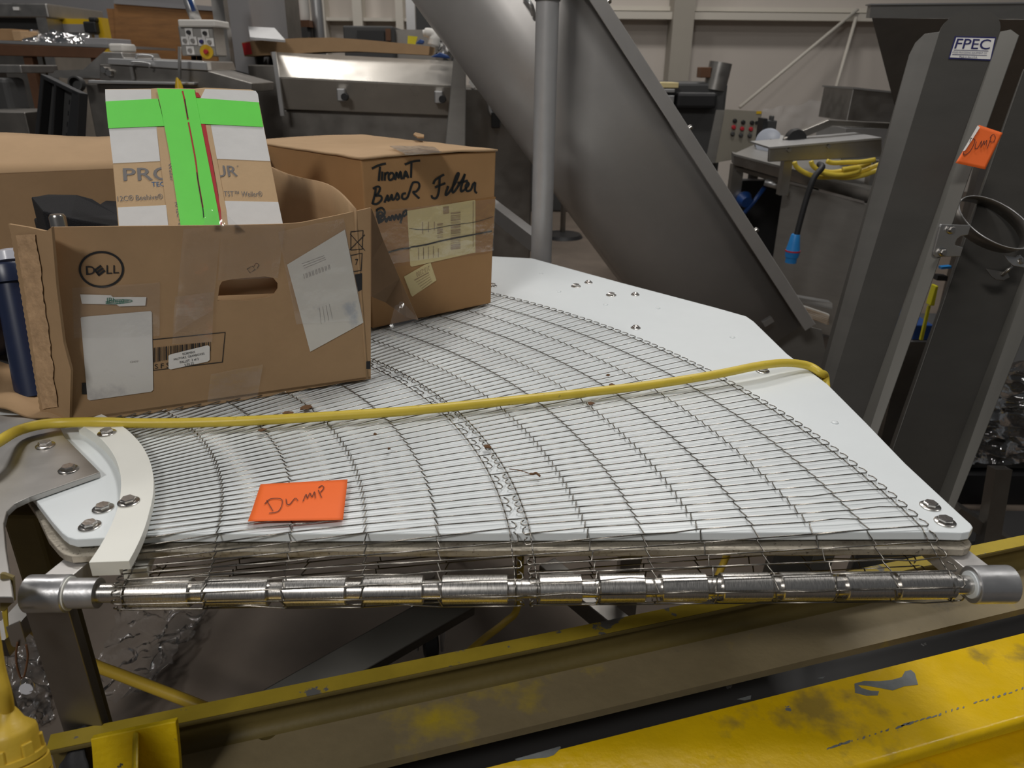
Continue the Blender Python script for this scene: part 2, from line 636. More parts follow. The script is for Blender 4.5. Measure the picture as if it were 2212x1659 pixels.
struct('trim_3', mb, 'girt_paint')
mb = MB()
a, b = PY(780, 38, YW - 0.2), PY(870, 46, YW - 0.2)
mb.box((PY(560, 40, YW).x, YW - 0.2, b.z), (-1.1, YW - 0.001, a.z))
struct('trim_4', mb, 'girt_paint')
# grey partition at the left
a = PY(462, 60, 9.0)
struct('wall_left', MB().box((-12, 9.0, 0), (a.x, 9.1, 5)), 'grey_panel')

# ================================================================== turn conveyor
conv = thing('turn_conveyor', 'curved wire mesh conveyor turn on a white plastic bed with a steel end shaft',
             'conveyor', (-0.2, 1.3, 0))


def yfront(x):
    return 0.722 + (x + 0.51) * 0.0225


TB = T - 0.0045                # top of the white bed
bp_ = lambda x, y: PZ(x, y, TB)
bed = [bp_(*p) for p in ((77, 1080), (112, 1126), (134, 1151), (146, 1160), (164, 1165))]
bed += [V((x, yfront(x), TB)) for x in (-0.40, 0.0, 0.3, 0.50)]
bed += [bp_(*p) for p in ((2078, 1151), (2096, 1148), (2102, 1139), (2098, 1132), (2052, 1090), (1956, 1001), (1872, 914), (1788, 830), (1700, 764),
                          (1628, 694), (1612, 683), (1541, 663), (1340, 610), (1172, 564), (1150, 558), (1130, 557))]
bed += [V(p) for p in ((-0.10, 2.13, TB), (-0.5, 2.26, TB), (-1.08, 2.22, TB), (-1.08, 1.0, TB), (-0.74, 0.93, TB))]
obj('bed_board', MB().prism(bed, (0, 0, -0.0115)), 'poly', conv, bevel=0.0015)
cen = V((-0.2, 1.4, 0))
low = [V((p.x, p.y - 0.0015, T - 0.0205)) for p in bed]
low[0] = low[0] + V((0.0, -0.004, 0))
for i in (1, 2, 3, 4):
    low[i] = low[i] + V((-0.002, -0.010, 0))
for i in range(5, 13):
    low[i] = low[i] + V((-0.004 if i > 9 else 0, -0.010, 0))
for i in range(13, 30):
    low[min(i, len(low) - 1)] += (V((cen.x, cen.y, 0)) - V((low[min(i, len(low) - 1)].x, low[min(i, len(low) - 1)].y, 0))).normalized() * 0.006
obj('support_plate', MB().prism(low, (0, 0, -0.009)), 'dirty_plate', conv, bevel=0.001)
# edge bead under the front of the bed (worn, dirty)
mb = MB()
xs = [-0.47 + i * 0.05 for i in range(20)]
mb.tube([V((x, yfront(x) - 0.006, T - 0.0262 + 0.0012 * math.sin(x * 31))) for x in xs], 0.0055, 8)
obj('edge_bead', mb, 'dirty_plate', conv, smooth=180)

# inner guide rail: white curved block over the inside edge of the belt
mb = MB()
rings = []
RI, RO = 0.4425, 0.4795
for i in range(28):
    th = R(4.6 + i * 1.9)
    ri, ro = RI, RO + (0.004 * max(0, 1 - i / 6))
    c, s = math.cos(th), math.sin(th)
    P_ = lambda r, z: V((CX + r * c, CY + r * s, z))
    rings.append([P_(ri, TB), P_(ri, T + 0.013), P_(ro, T + 0.013), P_(ro, T + 0.0025), P_(ro - 0.012, T + 0.0025), P_(ro - 0.012, TB)])
mb.loft(rings, caps=True)
obj('curved_guide', mb, 'poly_cream', conv, smooth=30, bevel=0.001)
mb = MB()
for i in range(30):
    pass
rings = []
for i in range(8):
    th = R(10.5 + i * 1.2)
    c, s = math.cos(th), math.sin(th)
    P_ = lambda r, z: V((CX + r * c, CY + r * s, z))
    rings.append([P_(0.452, T - 0.045), P_(0.452, T - 0.033), P_(0.478, T - 0.033), P_(0.478, T - 0.045)])
mb.loft(rings, caps=True)
obj('return_guide', mb, 'poly_cream', conv, smooth=30)

# ---- drive shaft along the front
ZR = 0.913
A_ = V((-0.508, 0.657, ZR))
B_ = V((0.545, 0.689, ZR))
ax = (B_ - A_).normalized()


def on_axis(px):
    """point on the shaft axis in the column px"""
    best, bt = None, 1e9
    lo, hi = -0.1, 1.2
    for _ in range(50):
        m = (lo + hi) / 2
        p = A_ + (B_ - A_) * m
        # project
        q = p - EYE
        d = q.y * math.cos(PITCH) - q.z * math.sin(PITCH)
        up = q.y * math.sin(PITCH) + q.z * math.cos(PITCH)
        uu, vv = q.x / d, up / d
        u = math.cos(ROLL) * uu + math.sin(ROLL) * vv
        if 1106 + FPX * u < px:
            lo = m
        else:
            hi = m
    return A_ + (B_ - A_) * lo


RS = 0.0158                    # sleeve radius
shaft = MB().lathe(on_axis(150), ax, [(0, 0.0105), ((on_axis(2110) - on_axis(150)).length, 0.0105)], 24)
shaft = obj('drive_shaft', shaft, 'shaft', conv, smooth=40)
st = MB().lathe(on_axis(139), ax, [(0, 0.0165), ((on_axis(214) - on_axis(139)).length, 0.0165)], 32)
obj('shaft_collar', st, 'alu', shaft, smooth=40, bevel=0.0008)
for x0, x1 in ((273, 415), (444, 583), (615, 750), (785, 915), (955, 1097), (1164, 1256), (1293, 1391), (1426, 1524), (1556, 1662),
               (1684, 1794), (1822, 1926), (1934, 2055)):
    a, b = on_axis(x0), on_axis(x1)
    L_ = (b - a).length
    o = obj('roller_sleeve', MB().lathe(a, ax, [(0, RS - 0.001), (0.001, RS), (L_ - 0.001, RS), (L_, RS - 0.001)], 36), 'shaft', shaft, smooth=40)
for x0, x1, r in ((62, 150, 0.0205), (2096, 2182, 0.0215)):
    a, b = on_axis(x0), on_axis(x1)
    L_ = (b - a).length
    cap = obj('bearing_cap', MB().lathe(a, ax, [(0, r - 0.001), (0.001, r), (L_ - 0.001, r), (L_, r - 0.001)], 40), 'alu', conv, smooth=40)
    if x0 > 1000:
        obj('bushing', MB().lathe(a - ax * 0.0015, ax, [(0, 0.0155), (0.0014, 0.0155)], 32), 'poly', cap, smooth=40)
    else:
        obj('bushing', MB().lathe(b, ax, [(0, 0.0185), (0.0015, 0.0185)], 32), 'poly_cream', cap, smooth=40)
# arms that carry the caps, and the side plate under the left one
for sx, (p, q) in enumerate((((-0.487, 0.80, T - 0.046), (-0.512, 0.675, T - 0.046)), ((0.515, 0.86, T - 0.046), (0.548, 0.705, T - 0.046)))):
    obj('shaft_arm', MB().beam(p, q, 0.032, 0.028), 'arm', conv, bevel=0.001)
a, b = PY(55, 1325, 0.657), PY(155, 1328, 0.660)
c_, d_ = PY(205, 1560, 0.660), PY(117, 1575, 0.657)
dn = V((d_.x - a.x, 0, d_.z - a.z))
a, b = a + V((0, 0, 0.02)), b + V((0, 0, 0.02))
lo_ = [d_ + V((0.02, 0, -0.5)), c_ + V((0.02, 0, -0.5))]
obj('side_plate', MB().prism([V((a.x, 0.657, a.z)), V((b.x, 0.657, b.z)), V((b.x + 0.004, 0.657, 0.25)), V((a.x + 0.004, 0.657, 0.25))], (0, 0.014, 0)), 'steel_dark', conv, bevel=0.001)
for i, (x, y) in enumerate(((-0.98, 1.05), (-0.98, 2.1), (0.3, 1.55), (-0.2, 2.0))):
    obj('leg', MB().box((x - 0.025, y - 0.025, 0), (x + 0.025, y + 0.025, T - 0.03)), 'steel', conv)
obj('cross_brace', MB().beam(PY(590, 1530, 0.98), PY(1010, 1290, 1.16), 0.06, 0.06, up=(0, -0.6, 0.8)), 'steel_flange', conv, bevel=0.002)
obj('cross_brace', MB().beam(PY(1180, 1230, 1.5), PY(1390, 1400, 1.25), 0.05, 0.05), 'steel_dark', conv, bevel=0.002)
obj('cross_brace', MB().beam((-0.98, 1.1, 0.42), (-0.98, 2.1, 0.42), 0.04, 0.04), 'steel', conv)

# inner steel mounting plate with its cut corner
zp = T + 0.0045
pl_ = [PZ(*p, zp) for p in ((216, 1020), (130, 1050), (62, 1074), (32, 1088), (15, 1104), (8, 1130), (12, 1180), (24, 1262), (28, 1290))]
pl_ += [V((-0.66, 0.60, zp)), V((-0.95, 0.62, zp)), V((-0.95, 1.02, zp)), V((-0.70, 1.02, zp)), PZ(140, 944, zp)]
mp_ = obj('mounting_plate', MB().prism(pl_, (0, 0, -0.0075)), 'steel', conv, bevel=0.0008)

for px, py, z, k in ((223, 1099, TB, 0), (194, 1137, TB, 0), (278, 1085, T + 0.013, 0), (231, 936, T + 0.013, 0), (148, 1015, zp, 0), (98, 963, zp, 0),
                     (2009, 1094, TB, 0), (2041, 1128, TB, 0), (1647, 802, TB, 0), (1244, 619, TB, 0), (1320, 638, TB, 0), (1063, 618, TB, 0),
                     (1373, 709, TB, 1), (1372, 637, TB, 1), (1271, 611, TB, 1)):
    if k:
        bolt(conv, PZ(px, py, z), 0.0105, 0.0085, 0.007, dome=True)
    else:
        bolt(conv, PZ(px, py, z), rot=px * 0.7)
for px, py in ((1169, 591), (1207, 630), (1308, 658), (1421, 666), (1582, 729), (1803, 913)):
    obj('screw_plug', MB().lathe(PZ(px, py, TB), (0, 0, 1), [(0, 0.006), (0.0012, 0.0055), (0.0018, 0.002)], 16), 'poly', conv, smooth=180)

# ---- the wire belt
WR = 0.00088
RW = RS + WR + 0.0012
PITO = R(0.8712)               # outer lane: one strand
PITI = PITO * 4 / 3            # inner lane: one strand
TH0 = R(9.22)


def belt_pos(r, th, dz=0.0):
    """where the chain line of radius r has its link th along the belt"""
    xe = CX + r
    ye = yfront(xe) + 0.003
    the = math.asin(min(0.9, (ye - CY) / r))
    if th >= the:
        return V((CX + r * math.cos(th), CY + r * math.sin(th), T + dz))
    s = r * (the - th)
    x = CX + r * math.cos(max(th, the - 0.12))
    yr = A_.y + (x - A_.x) / (B_.x - A_.x) * (B_.y - A_.y)
    ey, ez = ye - yr, T - ZR
    D = math.hypot(ey, ez)
    al = math.atan2(ez, ey)
    be = math.acos(RW / D)
    ph0 = al + be
    L1 = math.sqrt(D * D - RW * RW)
    if s < L1:
        f = s / L1
        ty, tz = math.cos(ph0) * RW, math.sin(ph0) * RW
        return V((x, yr + ey + (ty - ey) * f, ZR + ez + (tz - ez) * f - 0.004 * math.sin(f * math.pi) + dz))
    s -= L1
    phend = R(262)
    if s < (phend - ph0) * RW:
        ph = ph0 + s / RW
        return V((x, yr + math.cos(ph) * (RW + dz), ZR + math.sin(ph) * (RW + dz)))
    s -= (phend - ph0) * RW
    return V((x, yr + math.cos(phend) * RW + s * 0.985, ZR + math.sin(phend) * RW - s * 0.16 + 0.9 * s * s - dz))


def lane(rads, pit, th0, n0, n1, hook_in, hook_out, thru_in=None, thru_out=None, seed=1):
    rnd = random.Random(seed)
    mb = MB()
    K = len(rads) - 1
    ov = 0.0026
    for n in range(n0, n1):
        th = th0 + n * pit
        lvl = lambda k: th if k % 2 == 0 else th - pit
        path = []
        # inner end
        a = lvl(0)
        r0 = rads[0]
        if thru_in and n % thru_in[0] == thru_in[1]:
            path.append(belt_pos(thru_in[2], a))
        elif hook_in:
            h = hook_in
            path += [belt_pos(r0 - h * 0.5, a + pit * 0.62, 0.0008), belt_pos(r0 - h * 0.9, a + pit * 0.45, 0.0008), belt_pos(r0 - h, a + pit * 0.2), belt_pos(r0 - h * 0.75, a + 0.0)]
        for k in range(K):
            a = lvl(k)
            ra, rb = rads[k], rads[k + 1]
            path.append(belt_pos(ra - (ov if k else 0), a, WR * 0.6))
            pa, pb = belt_pos(ra, a), belt_pos(rb, a)
            if rnd.random() < 0.14 and a < R(12):
                path.append(pa.lerp(pb, 0.55) + V((0, 0, rnd.uniform(-0.003, 0.004))))
            if k < K - 1:
                path.append(belt_pos(rb + ov * 0.2, a, WR * 0.6))
                path.append(belt_pos(rb + ov, a, WR * 0.3))
                a2 = lvl(k + 1)
                sgn = 1 if a2 > a else -1
                path.append(belt_pos(rb + ov * 0.6, a + sgn * pit * 0.12, -WR))
                path.append(belt_pos(rb - ov * 0.6, a2 - sgn * pit * 0.12, -WR))
            else:
                path.append(belt_pos(rb, a, WR * 0.6))
        a = lvl(K - 1)
        r1 = rads[-1]
        if thru_out and n % thru_out[0] == thru_out[1]:
            path.append(belt_pos(thru_out[2], a))
        elif hook_out:
            h = hook_out
            path += [belt_pos(r1 + h * 0.72, a), belt_pos(r1 + h, a + pit * 0.16), belt_pos(r1 + h * 0.92, a + pit * 0.45, 0.0008), belt_pos(r1 + h * 0.5, a + pit * 0.66, 0.0012)]
        mb.tube(path, WR, 6)
        for k, rr in ((0, rads[0]), (K - 1, rads[-1])):
            a = lvl(k)
            p0, p1 = belt_pos(rr, a, -WR), belt_pos(rr, a + pit, WR)
            mb.tube([p0, p0.lerp(p1, 0.5), p1], WR, 5)
    return mb


RIN = [0.4725, 0.5572, 0.6415, 0.7270, 0.8114, 0.8952]
ROUT = [0.9190, 0.9860, 1.0512, 1.1182, 1.1850, 1.2535, 1.3200, 1.3857]
nmax = int(R(96) / PITO)
ol = obj('belt_lane', lane(ROUT, PITO, TH0, -24, nmax, 0.0085, 0.0115, (4, 0, 0.9075)), 'wire', conv, smooth=180)
ol['label'] = 'wider spaced outer wire lane of seven columns'
il = obj('belt_lane', lane(RIN, PITI, TH0, -18, int(nmax * 0.75), 0.011, 0.009, None, (3, 0, 0.9075), seed=3), 'wire', conv, smooth=180)
il['label'] = 'close spaced inner wire lane of five columns'

# ================================================================== open carton with torn side
ZB = T + 0.0022                # things lie on the wires
A0, B0 = PZ(148, 912, ZB), PZ(801, 818, ZB)
fd = (B0 - A0)
fd.z = 0
fd.normalize()
fn = V((fd.y, -fd.x, 0))       # towards the viewer
WF = Plane(A0, fn)
carton = thing('open_carton', 'open brown cardboard box with an oval black logo and a torn left side, packed full',
               'cardboard box', (A0 + B0) / 2)
TH = 0.0042


def wall_plate(name, pl, loops, m, parent, th, bevel=0.0):
    """plate with holes: loops are pixel outlines on the plane pl"""
    o3 = pl.at(*loops[0][0])
    ux = V((pl.n.y, -pl.n.x, 0)).normalized() if abs(pl.n.z) < 0.9 else V((1, 0, 0))
    uy = pl.n.cross(ux)
    l2 = [[((pl.at(*p) - o3).dot(ux), (pl.at(*p) - o3).dot(uy)) for p in lp] for lp in loops]
    vs, fs = curve_fill(l2)
    mb = MB()
    n = len(vs)
    top = [o3 + ux * v[0] + uy * v[1] for v in vs]
    mb.v = [tuple(p) for p in top] + [tuple(p - pl.n * th) for p in top]
    mb.f = [f for f in fs] + [tuple(i + n for i in f)[::-1] for f in fs]
    # rim
    from collections import Counter
    ec = Counter()
    for f in fs:
        for i in range(len(f)):
            e = (f[i], f[(i + 1) % len(f)])
            ec[tuple(sorted(e))] += 1
    for (a, b), k in ec.items():
        if k == 1:
            mb.f.append((a, b, b + n, a + n))
    return obj(name, mb, m, parent, bevel=bevel)


front = [(111, 491), (250, 489), (476, 487), (612, 484), (650, 481), (720, 467), (801, 449), (801, 816), (556, 860), (300, 896), (148, 914)]
slot = [(470, 650), (474, 618), (480, 608), (500, 603), (572, 597), (590, 600), (600, 612), (600, 624), (592, 636), (578, 643), (530, 650)]
wf = wall_plate('front_wall', WF, [front, slot[::-1]], 'card', carton, TH)
# inner flap seen behind the hand hole
obj('inner_flap', MB().prism([WF.at(440, 560, -0.012), WF.at(640, 545, -0.012), WF.at(640, 632, -0.03), WF.at(440, 640, -0.03)], -fn * 0.003), 'card_light', carton)
ztop = WF.at(801, 449).z
Bk = PZ(585, 355, ztop)
D_ = Bk - V((B0.x, B0.y, ztop))
D_.z = 0
dlen = D_.length + 0.03
dd = D_.normalized()
Ab, Bb = V((A0.x, A0.y, 0)) + dd * dlen, V((B0.x, B0.y, 0)) + dd * dlen
at_ = lambda p, z: V((p.x, p.y, z))
# right wall, with its top sagging a little outward
mb = MB()


def rw(a, b):
    p = V((B0.x, B0.y, 0)) + dd * (dlen * a)
    z = ZB + (ztop - ZB) * b
    sag = 0.028 * math.sin(a * math.pi) * b
    return at_(p + V((dd.y, -dd.x, 0)) * (sag * 0.9 - 0.006), z + 0.008 * math.sin(a * 6) * b)


mb.grid(rw, 14, 6)
obj('side_wall', mb, 'card', carton, smooth=180, solid=TH)
obj('back_wall', MB().prism([at_(Ab, ZB), at_(Bb, ZB), at_(Bb, ztop), at_(Ab - fd * 0.25, ztop - 0.004), at_(Ab - fd * 0.25, ZB)], -fn * TH), 'card', carton)
# flap folded back over the rear wall
bw = Plane(at_(Ab, ZB), fn)
f0, f1 = at_(Ab - fd * 0.25, ztop - 0.003), at_(Bb, ztop)
fl = -fn * 0.20 + V((0, 0, 0.052))
mb = MB()
mb.grid(lambda a, b: f0.lerp(f1, a) + fl * b + V((0, 0, 0.01 * math.sin(b * 2.6) + 0.008 * math.sin(a * 9) * b)), 12, 5)
obj('back_flap', mb, 'card_light', carton, smooth=180, solid=TH)
# bottom sheet that runs out to the left
mb = MB()
e = [PZ(146, 913, ZB), PZ(95, 911, ZB), PZ(0, 888, ZB + 0.006), PZ(-60, 868, ZB + 0.012)]
mb.grid(lambda a, b: (e[0].lerp(e[1], min(1, a * 4)) if a < 0.25 else (e[1].lerp(e[2], (a - 0.25) / 0.4) if a < 0.65 else e[2].lerp(e[3], (a - 0.65) / 0.35)))
        + dd * (0.5 * b) + V((0, 0, 0.002 + 0.006 * math.sin(a * 8 + b * 3) ** 2)), 20, 8)
obj('bottom_sheet', mb, 'card', carton, smooth=180, solid=TH)
obj('bottom_panel', MB().prism([at_(A0, ZB), at_(B0, ZB), at_(Bb, ZB), at_(Ab, ZB)], (0, 0, TH)), 'card_dark', carton)
# left stub: what is left of the torn side, standing out to the left
sb = PZ(86, 893, ZB + 0.004)
s_dir = V((sb.x - A0.x, sb.y - A0.y, 0))
SP = Plane(A0, V((s_dir.y, -s_dir.x, 0)))
stub_px = [(111, 491), (101, 499), (96, 499), (60, 491), (18, 484)]
edge = []
for i in range(60):
    f = i / 59
    edge.append((22 + (86 - 22) * f + (1.3 if i % 2 else -0.3), 500 + (888 - 500) * f))
wall_plate('side_stub', SP, [stub_px + edge + [(90, 894), (140, 917), (150, 914), (153, 800), (137, 740), (122, 620)]], 'card', carton, 0.004)
mb = MB()
tl, tr, br, bl = SP.at(36, 508, 0.0008), SP.at(78, 505, 0.0008), SP.at(126, 878, 0.0008), SP.at(92, 883, 0.0008)


def torn(a, b):
    j = 0.10 * mnoise.noise(V((b * 14, 3.1 if a < 0.5 else 8.7, 0)))
    aa = a + (j if a in (0, 1) else 0)
    p = (tl * (1 - aa) + tr * aa) * (1 - b) + (bl * (1 - aa) + br * aa) * b
    return p + SP.n * (0.0006 + 0.0016 * (mnoise.noise(V((a * 5, b * 40, 1))) + 0.3))


mb.grid(torn, 8, 60)
obj('torn_tape_mark', mb, 'card_torn', carton, smooth=180)
# right front corner: torn flap hanging out
hx = V((B0.x, B0.y, 0))
fp = [WF.at(801, 451), WF.at(801, 560), WF.at(801, 640)]
tip = PY(903, 690, B0.y + 0.07)
mid = PY(862, 601, B0.y + 0.05)
up_ = PY(826, 520, B0.y + 0.03)
tipb = PY(878, 684, B0.y + 0.075)
lowm = PY(832, 652, B0.y + 0.05)
mb = MB()
mb.add([fp[0], up_, mid, tip, tipb, lowm, fp[2], fp[1]], [(0, 1, 7), (1, 2, 7), (2, 5, 6, 7), (2, 3, 4, 5)])
obj('corner_flap', mb, 'card_shaded', carton, solid=0.0045)
film_patch('torn_tape_tail', 'tape_clear', Plane(tip + V((0, -0.012, 0)), (0.2, -1, 0.3)), [(858, 640), (905, 690), (868, 752), (826, 764)], carton, 0.001, 0.006, 10, 4, 50)

# printing and labels on the front wall
mb = MB()
ring = lambda r1, r2, cx, cy, n=64: ([(cx + r1 * math.cos(2 * math.pi * i / n), cy + r1 * 0.815 * math.sin(2 * math.pi * i / n)) for i in range(n)],
                                     [(cx + r2 * math.cos(2 * math.pi * i / n), cy + r2 * 0.80 * math.sin(2 * math.pi * i / n)) for i in range(n)])
o_, i_ = ring(49, 44, 219, 582)
n = len(o_)
mb.add(pq(WF, o_) + pq(WF, i_), [(i, (i + 1) % n, n + (i + 1) % n, n + i) for i in range(n)])
text_on(mb, 'D', pq(WF, [(185, 575), (204, 574), (205, 593), (186, 594)]))
for sh in range(3):
    q = [(202 + sh * 4, 583 + sh * 5.2), (217 + sh * 4, 572 + sh * 5.2), (220 + sh * 4, 575.5 + sh * 5.2), (205 + sh * 4, 586.5 + sh * 5.2)]
    mb.poly(pq(WF, q))
mb.poly(pq(WF, [(202, 583), (205, 581), (216, 594), (213, 597)]))
text_on(mb, 'LL', pq(WF, [(230, 573), (257, 573), (257, 590), (230, 592)]))
# second ink weight for the letters
text_on(mb, 'D', pq(WF, [(186, 576), (205, 575), (206, 592), (187, 593)], 0.0009))
obj('printed_logo', mb, 'black_print', wf)
mb = MB()


def frame(pl, q, wpx, mb_):
    x = [p[0] for p in q]
    cx, cy = sum(x) / 4, sum(p[1] for p in q) / 4
    inn = []
    for px, py in q:
        inn.append((px + (wpx if px < cx else -wpx), py + (wpx if py < cy else -wpx)))
    mb_.add(pq(pl, q) + pq(pl, inn), [(i, (i + 1) % 4, 4 + (i + 1) % 4, 4 + i) for i in range(4)])


frame(WF, [(328, 733), (487, 717), (481, 783), (330, 801)], 1.6, mb)
obj('printed_mark', mb, 'black_print', wf)
mb = MB()
text_on(mb, 'SFS', pq(WF, [(334, 787), (366, 783), (366, 794), (334, 797)]), spacing=1.5)
obj('printed_mark', mb, 'black_print', wf)
mb = MB()
frame(WF, [(757, 500), (785, 497), (783, 539), (757, 541)], 1.6, mb)
strokes(mb, WF, [[(756, 505), (788, 541)], [(788, 507), (755, 540)]], 1.6)
obj('printed_mark', mb, 'black_print', wf)
mb = MB()
frame(WF, [(757, 551), (783, 546), (781, 585), (760, 588)], 1.6, mb)
text_on(mb, '7', pq(WF, [(767, 560), (774, 559), (773, 572), (767, 573)]))
obj('printed_mark', mb, 'black_print', wf)
mb = MB()
mb.poly(pq(WF, [(766, 593), (782, 590), (782, 626), (773, 630)]))
obj('printed_mark', mb, 'black_print', wf)
mb = MB()
mb.poly(pq(WF, [(177, 827), (190, 827), (191, 852), (177, 852)]))
obj('printed_mark', mb, 'black_print', wf)
mb = MB()
mb.poly(pq(WF, [(791, 781), (800, 780), (800, 797), (791, 797)]))
obj('printed_mark', mb, 'black_print', wf)
mb = MB()
frame(WF, [(533, 581), (545, 574), (552, 582), (540, 590)], 1.0, mb)
strokes(mb, WF, [[(548, 576), (553, 569), (559, 572), (555, 580)]], 1.0)
obj('printed_mark', mb, 'black_print', wf)
mb = MB()
x = 332.0
rnd = random.Random(5)
while x < 455:
    wv = rnd.choice((0.9, 1.0, 1.8, 2.6))
    yt = 751 - (x - 332) * 0.105
    yb = 783 - (x - 332) * 0.2
    mb.poly(pq(WF, [(x, yt), (x + wv, yt - 0.1), (x + wv, yb), (x, yb)]))
    x += wv + rnd.choice((1.1, 1.6, 2.4, 3))
obj('printed_barcode', mb, 'black_print', wf)
lb = obj('paper_label', MB().prism(pq(WF, [(174, 688), (176, 685), (325, 672), (328, 675), (331, 842), (327, 846), (194, 865), (189, 862)], 0.0012), -fn * 0.0006), 'label_white', wf)
lb['label'] = 'large greyish white blank label'
mb = MB()
text_on(mb, '12477', pq(WF, [(281, 780), (299, 779), (299, 783), (281, 784)], 0.0016))
obj('faded_print', mb, 'grey_light_print', lb)
lb = obj('paper_label', MB().prism(pq(WF, [(620, 572), (745, 496), (785, 697), (670, 760)], 0.0012), -fn * 0.0006), 'label_blue', wf)
lb['label'] = 'tilted creased shipping label'
mb = MB()
for i in range(26):
    a = i / 26
    x, y = 655 + 60 * a, 592 - 22 * a
    if i % 3 != 1:
        mb.poly(pq(WF, [(x, y), (x + 1.2, y - 0.4), (x + 3.2, y + 10), (x + 2, y + 10.4)], 0.0016))
for k in range(4):
    strokes(mb, WF, [[(690 + k * 7, 665 - k * 3), (694 + k * 8, 700 - k * 4)]], 1.0, 0.0016)
for k in range(3):
    strokes(mb, WF, [[(652 + k * 2, 570 + k * 5), (700 + k * 2, 552 + k * 4)]], 0.8, 0.0016)
obj('faded_print', mb, 'grey_light_print', lb)
lb = obj('paper_label', MB().prism(pq(WF, [(364, 769), (368, 766), (449, 746), (453, 749), (453, 777), (449, 781), (369, 798), (364, 796)], 0.0018), -fn * 0.0008), 'label_plain', wf)
lb['label'] = 'small white label with four typed lines'
mb = MB()
sl = lambda x0, x1, y, h: pq(WF, [(x0, y - (x0 - 408) * 0.2), (x1, y - (x1 - 408) * 0.2), (x1 + 1, y + h - (x1 - 408) * 0.2), (x0 + 1, y + h - (x0 - 408) * 0.2)], 0.0023)
text_on(mb, 'FORMAX', sl(394, 421, 760, 5))
text_on(mb, 'MOTORS, GEARBOXES', sl(375, 441, 768, 5))
text_on(mb, 'PALLET  3 of 3', sl(388, 428, 776.5, 5))
text_on(mb, '5.02.22', sl(398, 418, 784, 5))
obj('typed_text', mb, 'black_print', lb)
lb = obj('paper_label', MB().prism(pq(WF, [(173, 636), (240, 638), (244, 642), (316, 642), (314, 660), (258, 662), (252, 658), (177, 656)], 0.0016), -fn * 0.0006), 'label_plain', wf)
lb['label'] = 'white strip label struck out in green'
mb = MB()
text_on(mb, 'IBh', pq(WF, [(231, 643), (250, 643), (250, 654), (231, 654)], 0.0021))
text_on(mb, '102', pq(WF, [(252, 647), (269, 646), (269, 655), (252, 656)], 0.0021))
obj('typed_text', mb, 'green_ink', lb)
mb = MB()
strokes(mb, WF, [[(228, 652), (250, 648), (281, 648), (282, 652), (250, 656), (228, 655), (250, 652), (278, 650)]], 1.3, 0.0024)
obj('pen_scribble', mb, 'green_ink', lb)
# clear packing tape on the front wall
for i, (q, wr_) in enumerate((([(396, 494), (478, 486), (460, 668), (376, 720)], 0.004), ([(378, 640), (462, 630), (458, 738), (372, 742)], 0.003),
                              ([(478, 486), (616, 486), (600, 600), (470, 605)], 0.003), ([(600, 500), (742, 470), (785, 690), (640, 700)], 0.003),
                              ([(156, 622), (345, 610), (345, 725), (160, 730)], 0.0012), ([(455, 808), (568, 786), (556, 858), (448, 868)], 0.003))):
    film_patch('tape_strip', 'tape_clear', WF, q, wf, 0.002, wr_, 22, i * 7, 28)
# loose tape end standing up at the top edge
film_patch('tape_strip', 'tape_clear', Plane(WF.at(480, 480, 0.004), fn + V((0, 0, 0.3))), [(446, 452), (484, 458), (520, 492), (440, 486)], wf, 0.001, 0.005, 12, 5, 60)

# ================================================================== tall carton standing in it
fl0, fr0 = PY(255, 487, 1.235), PY(610, 487, 1.30)
ft0, ft1 = PY(228, 194, 1.35), PY(556, 194, 1.415)
dv = (ft0 - fl0)
pn = (fr0 - fl0).cross(dv)
PP = Plane(fl0, pn)
tall = thing('tall_carton', 'kraft and white carton leaning in the open box, sealed with a green tape cross', 'cardboard box', (fl0 + fr0) / 2 - dv * 0.6)
ext = lambda x, y: PP.at(x, y)
bl_, br_ = PP.at(274, 690), PP.at(648, 690)
outline = [PP.at(230, 200), PP.at(227, 192), PP.at(326, 191), PP.at(340, 190), PP.at(420, 191), PP.at(441, 189), PP.at(540, 193), PP.at(552, 196), PP.at(556, 202), PP.at(611, 487), br_, bl_, PP.at(255, 487)]
body = obj('body', MB().prism(outline, -PP.n * 0.055), 'kraft', tall, bevel=0.001)
for q in ([(227, 193), (326, 193), (327, 214), (228, 221)], [(235, 276), (338, 274), (346, 348), (244, 353)], [(254, 448), (359, 443), (366, 510), (259, 512)],
          [(443, 192), (552, 196), (557, 203), (560, 221), (433, 212)], [(454, 270), (569, 272), (584, 348), (467, 343)], [(479, 434), (601, 436), (617, 512), (492, 512)]):
    obj('printed_panel', MB().prism(pq(PP, q, 0.0006), -PP.n * 0.0004), 'white_print', body)
mb = MB()
text_on(mb, 'PRO', pq(PP, [(265, 363), (372, 360), (375, 389), (267, 391)]))
text_on(mb, 'PRO', pq(PP, [(267, 364), (373, 361), (376, 388), (269, 390)], 0.0009))
obj('printed_name', mb, 'grey_print', body)
mb = MB()
text_on(mb, 'UR', pq(PP, [(462, 357), (509, 358), (513, 381), (466, 383)]))
text_on(mb, 'UR', pq(PP, [(463, 358), (510, 359), (514, 380), (467, 382)], 0.0009))
obj('printed_name', mb, 'grey_print', body)
mb = MB()
text_on(mb, '\u00ae', pq(PP, [(511, 357), (515, 357), (515, 361), (511, 361)]))
obj('printed_name', mb, 'grey_print', body)
mb = MB()
text_on(mb, 'TECH', pq(PP, [(327, 393), (366, 392), (367, 402), (328, 403)]))
obj('printed_line', mb, 'blue_print', body)
mb = MB()
text_on(mb, '12C\u00ae Beehive\u00ae', pq(PP, [(253, 423), (351, 418), (352, 430), (254, 435)]))
text_on(mb, 'TST\u2122 Weiler\u00ae', pq(PP, [(483, 412), (566, 413), (567, 425), (484, 424)]))
obj('printed_line', mb, 'grey_print', body)
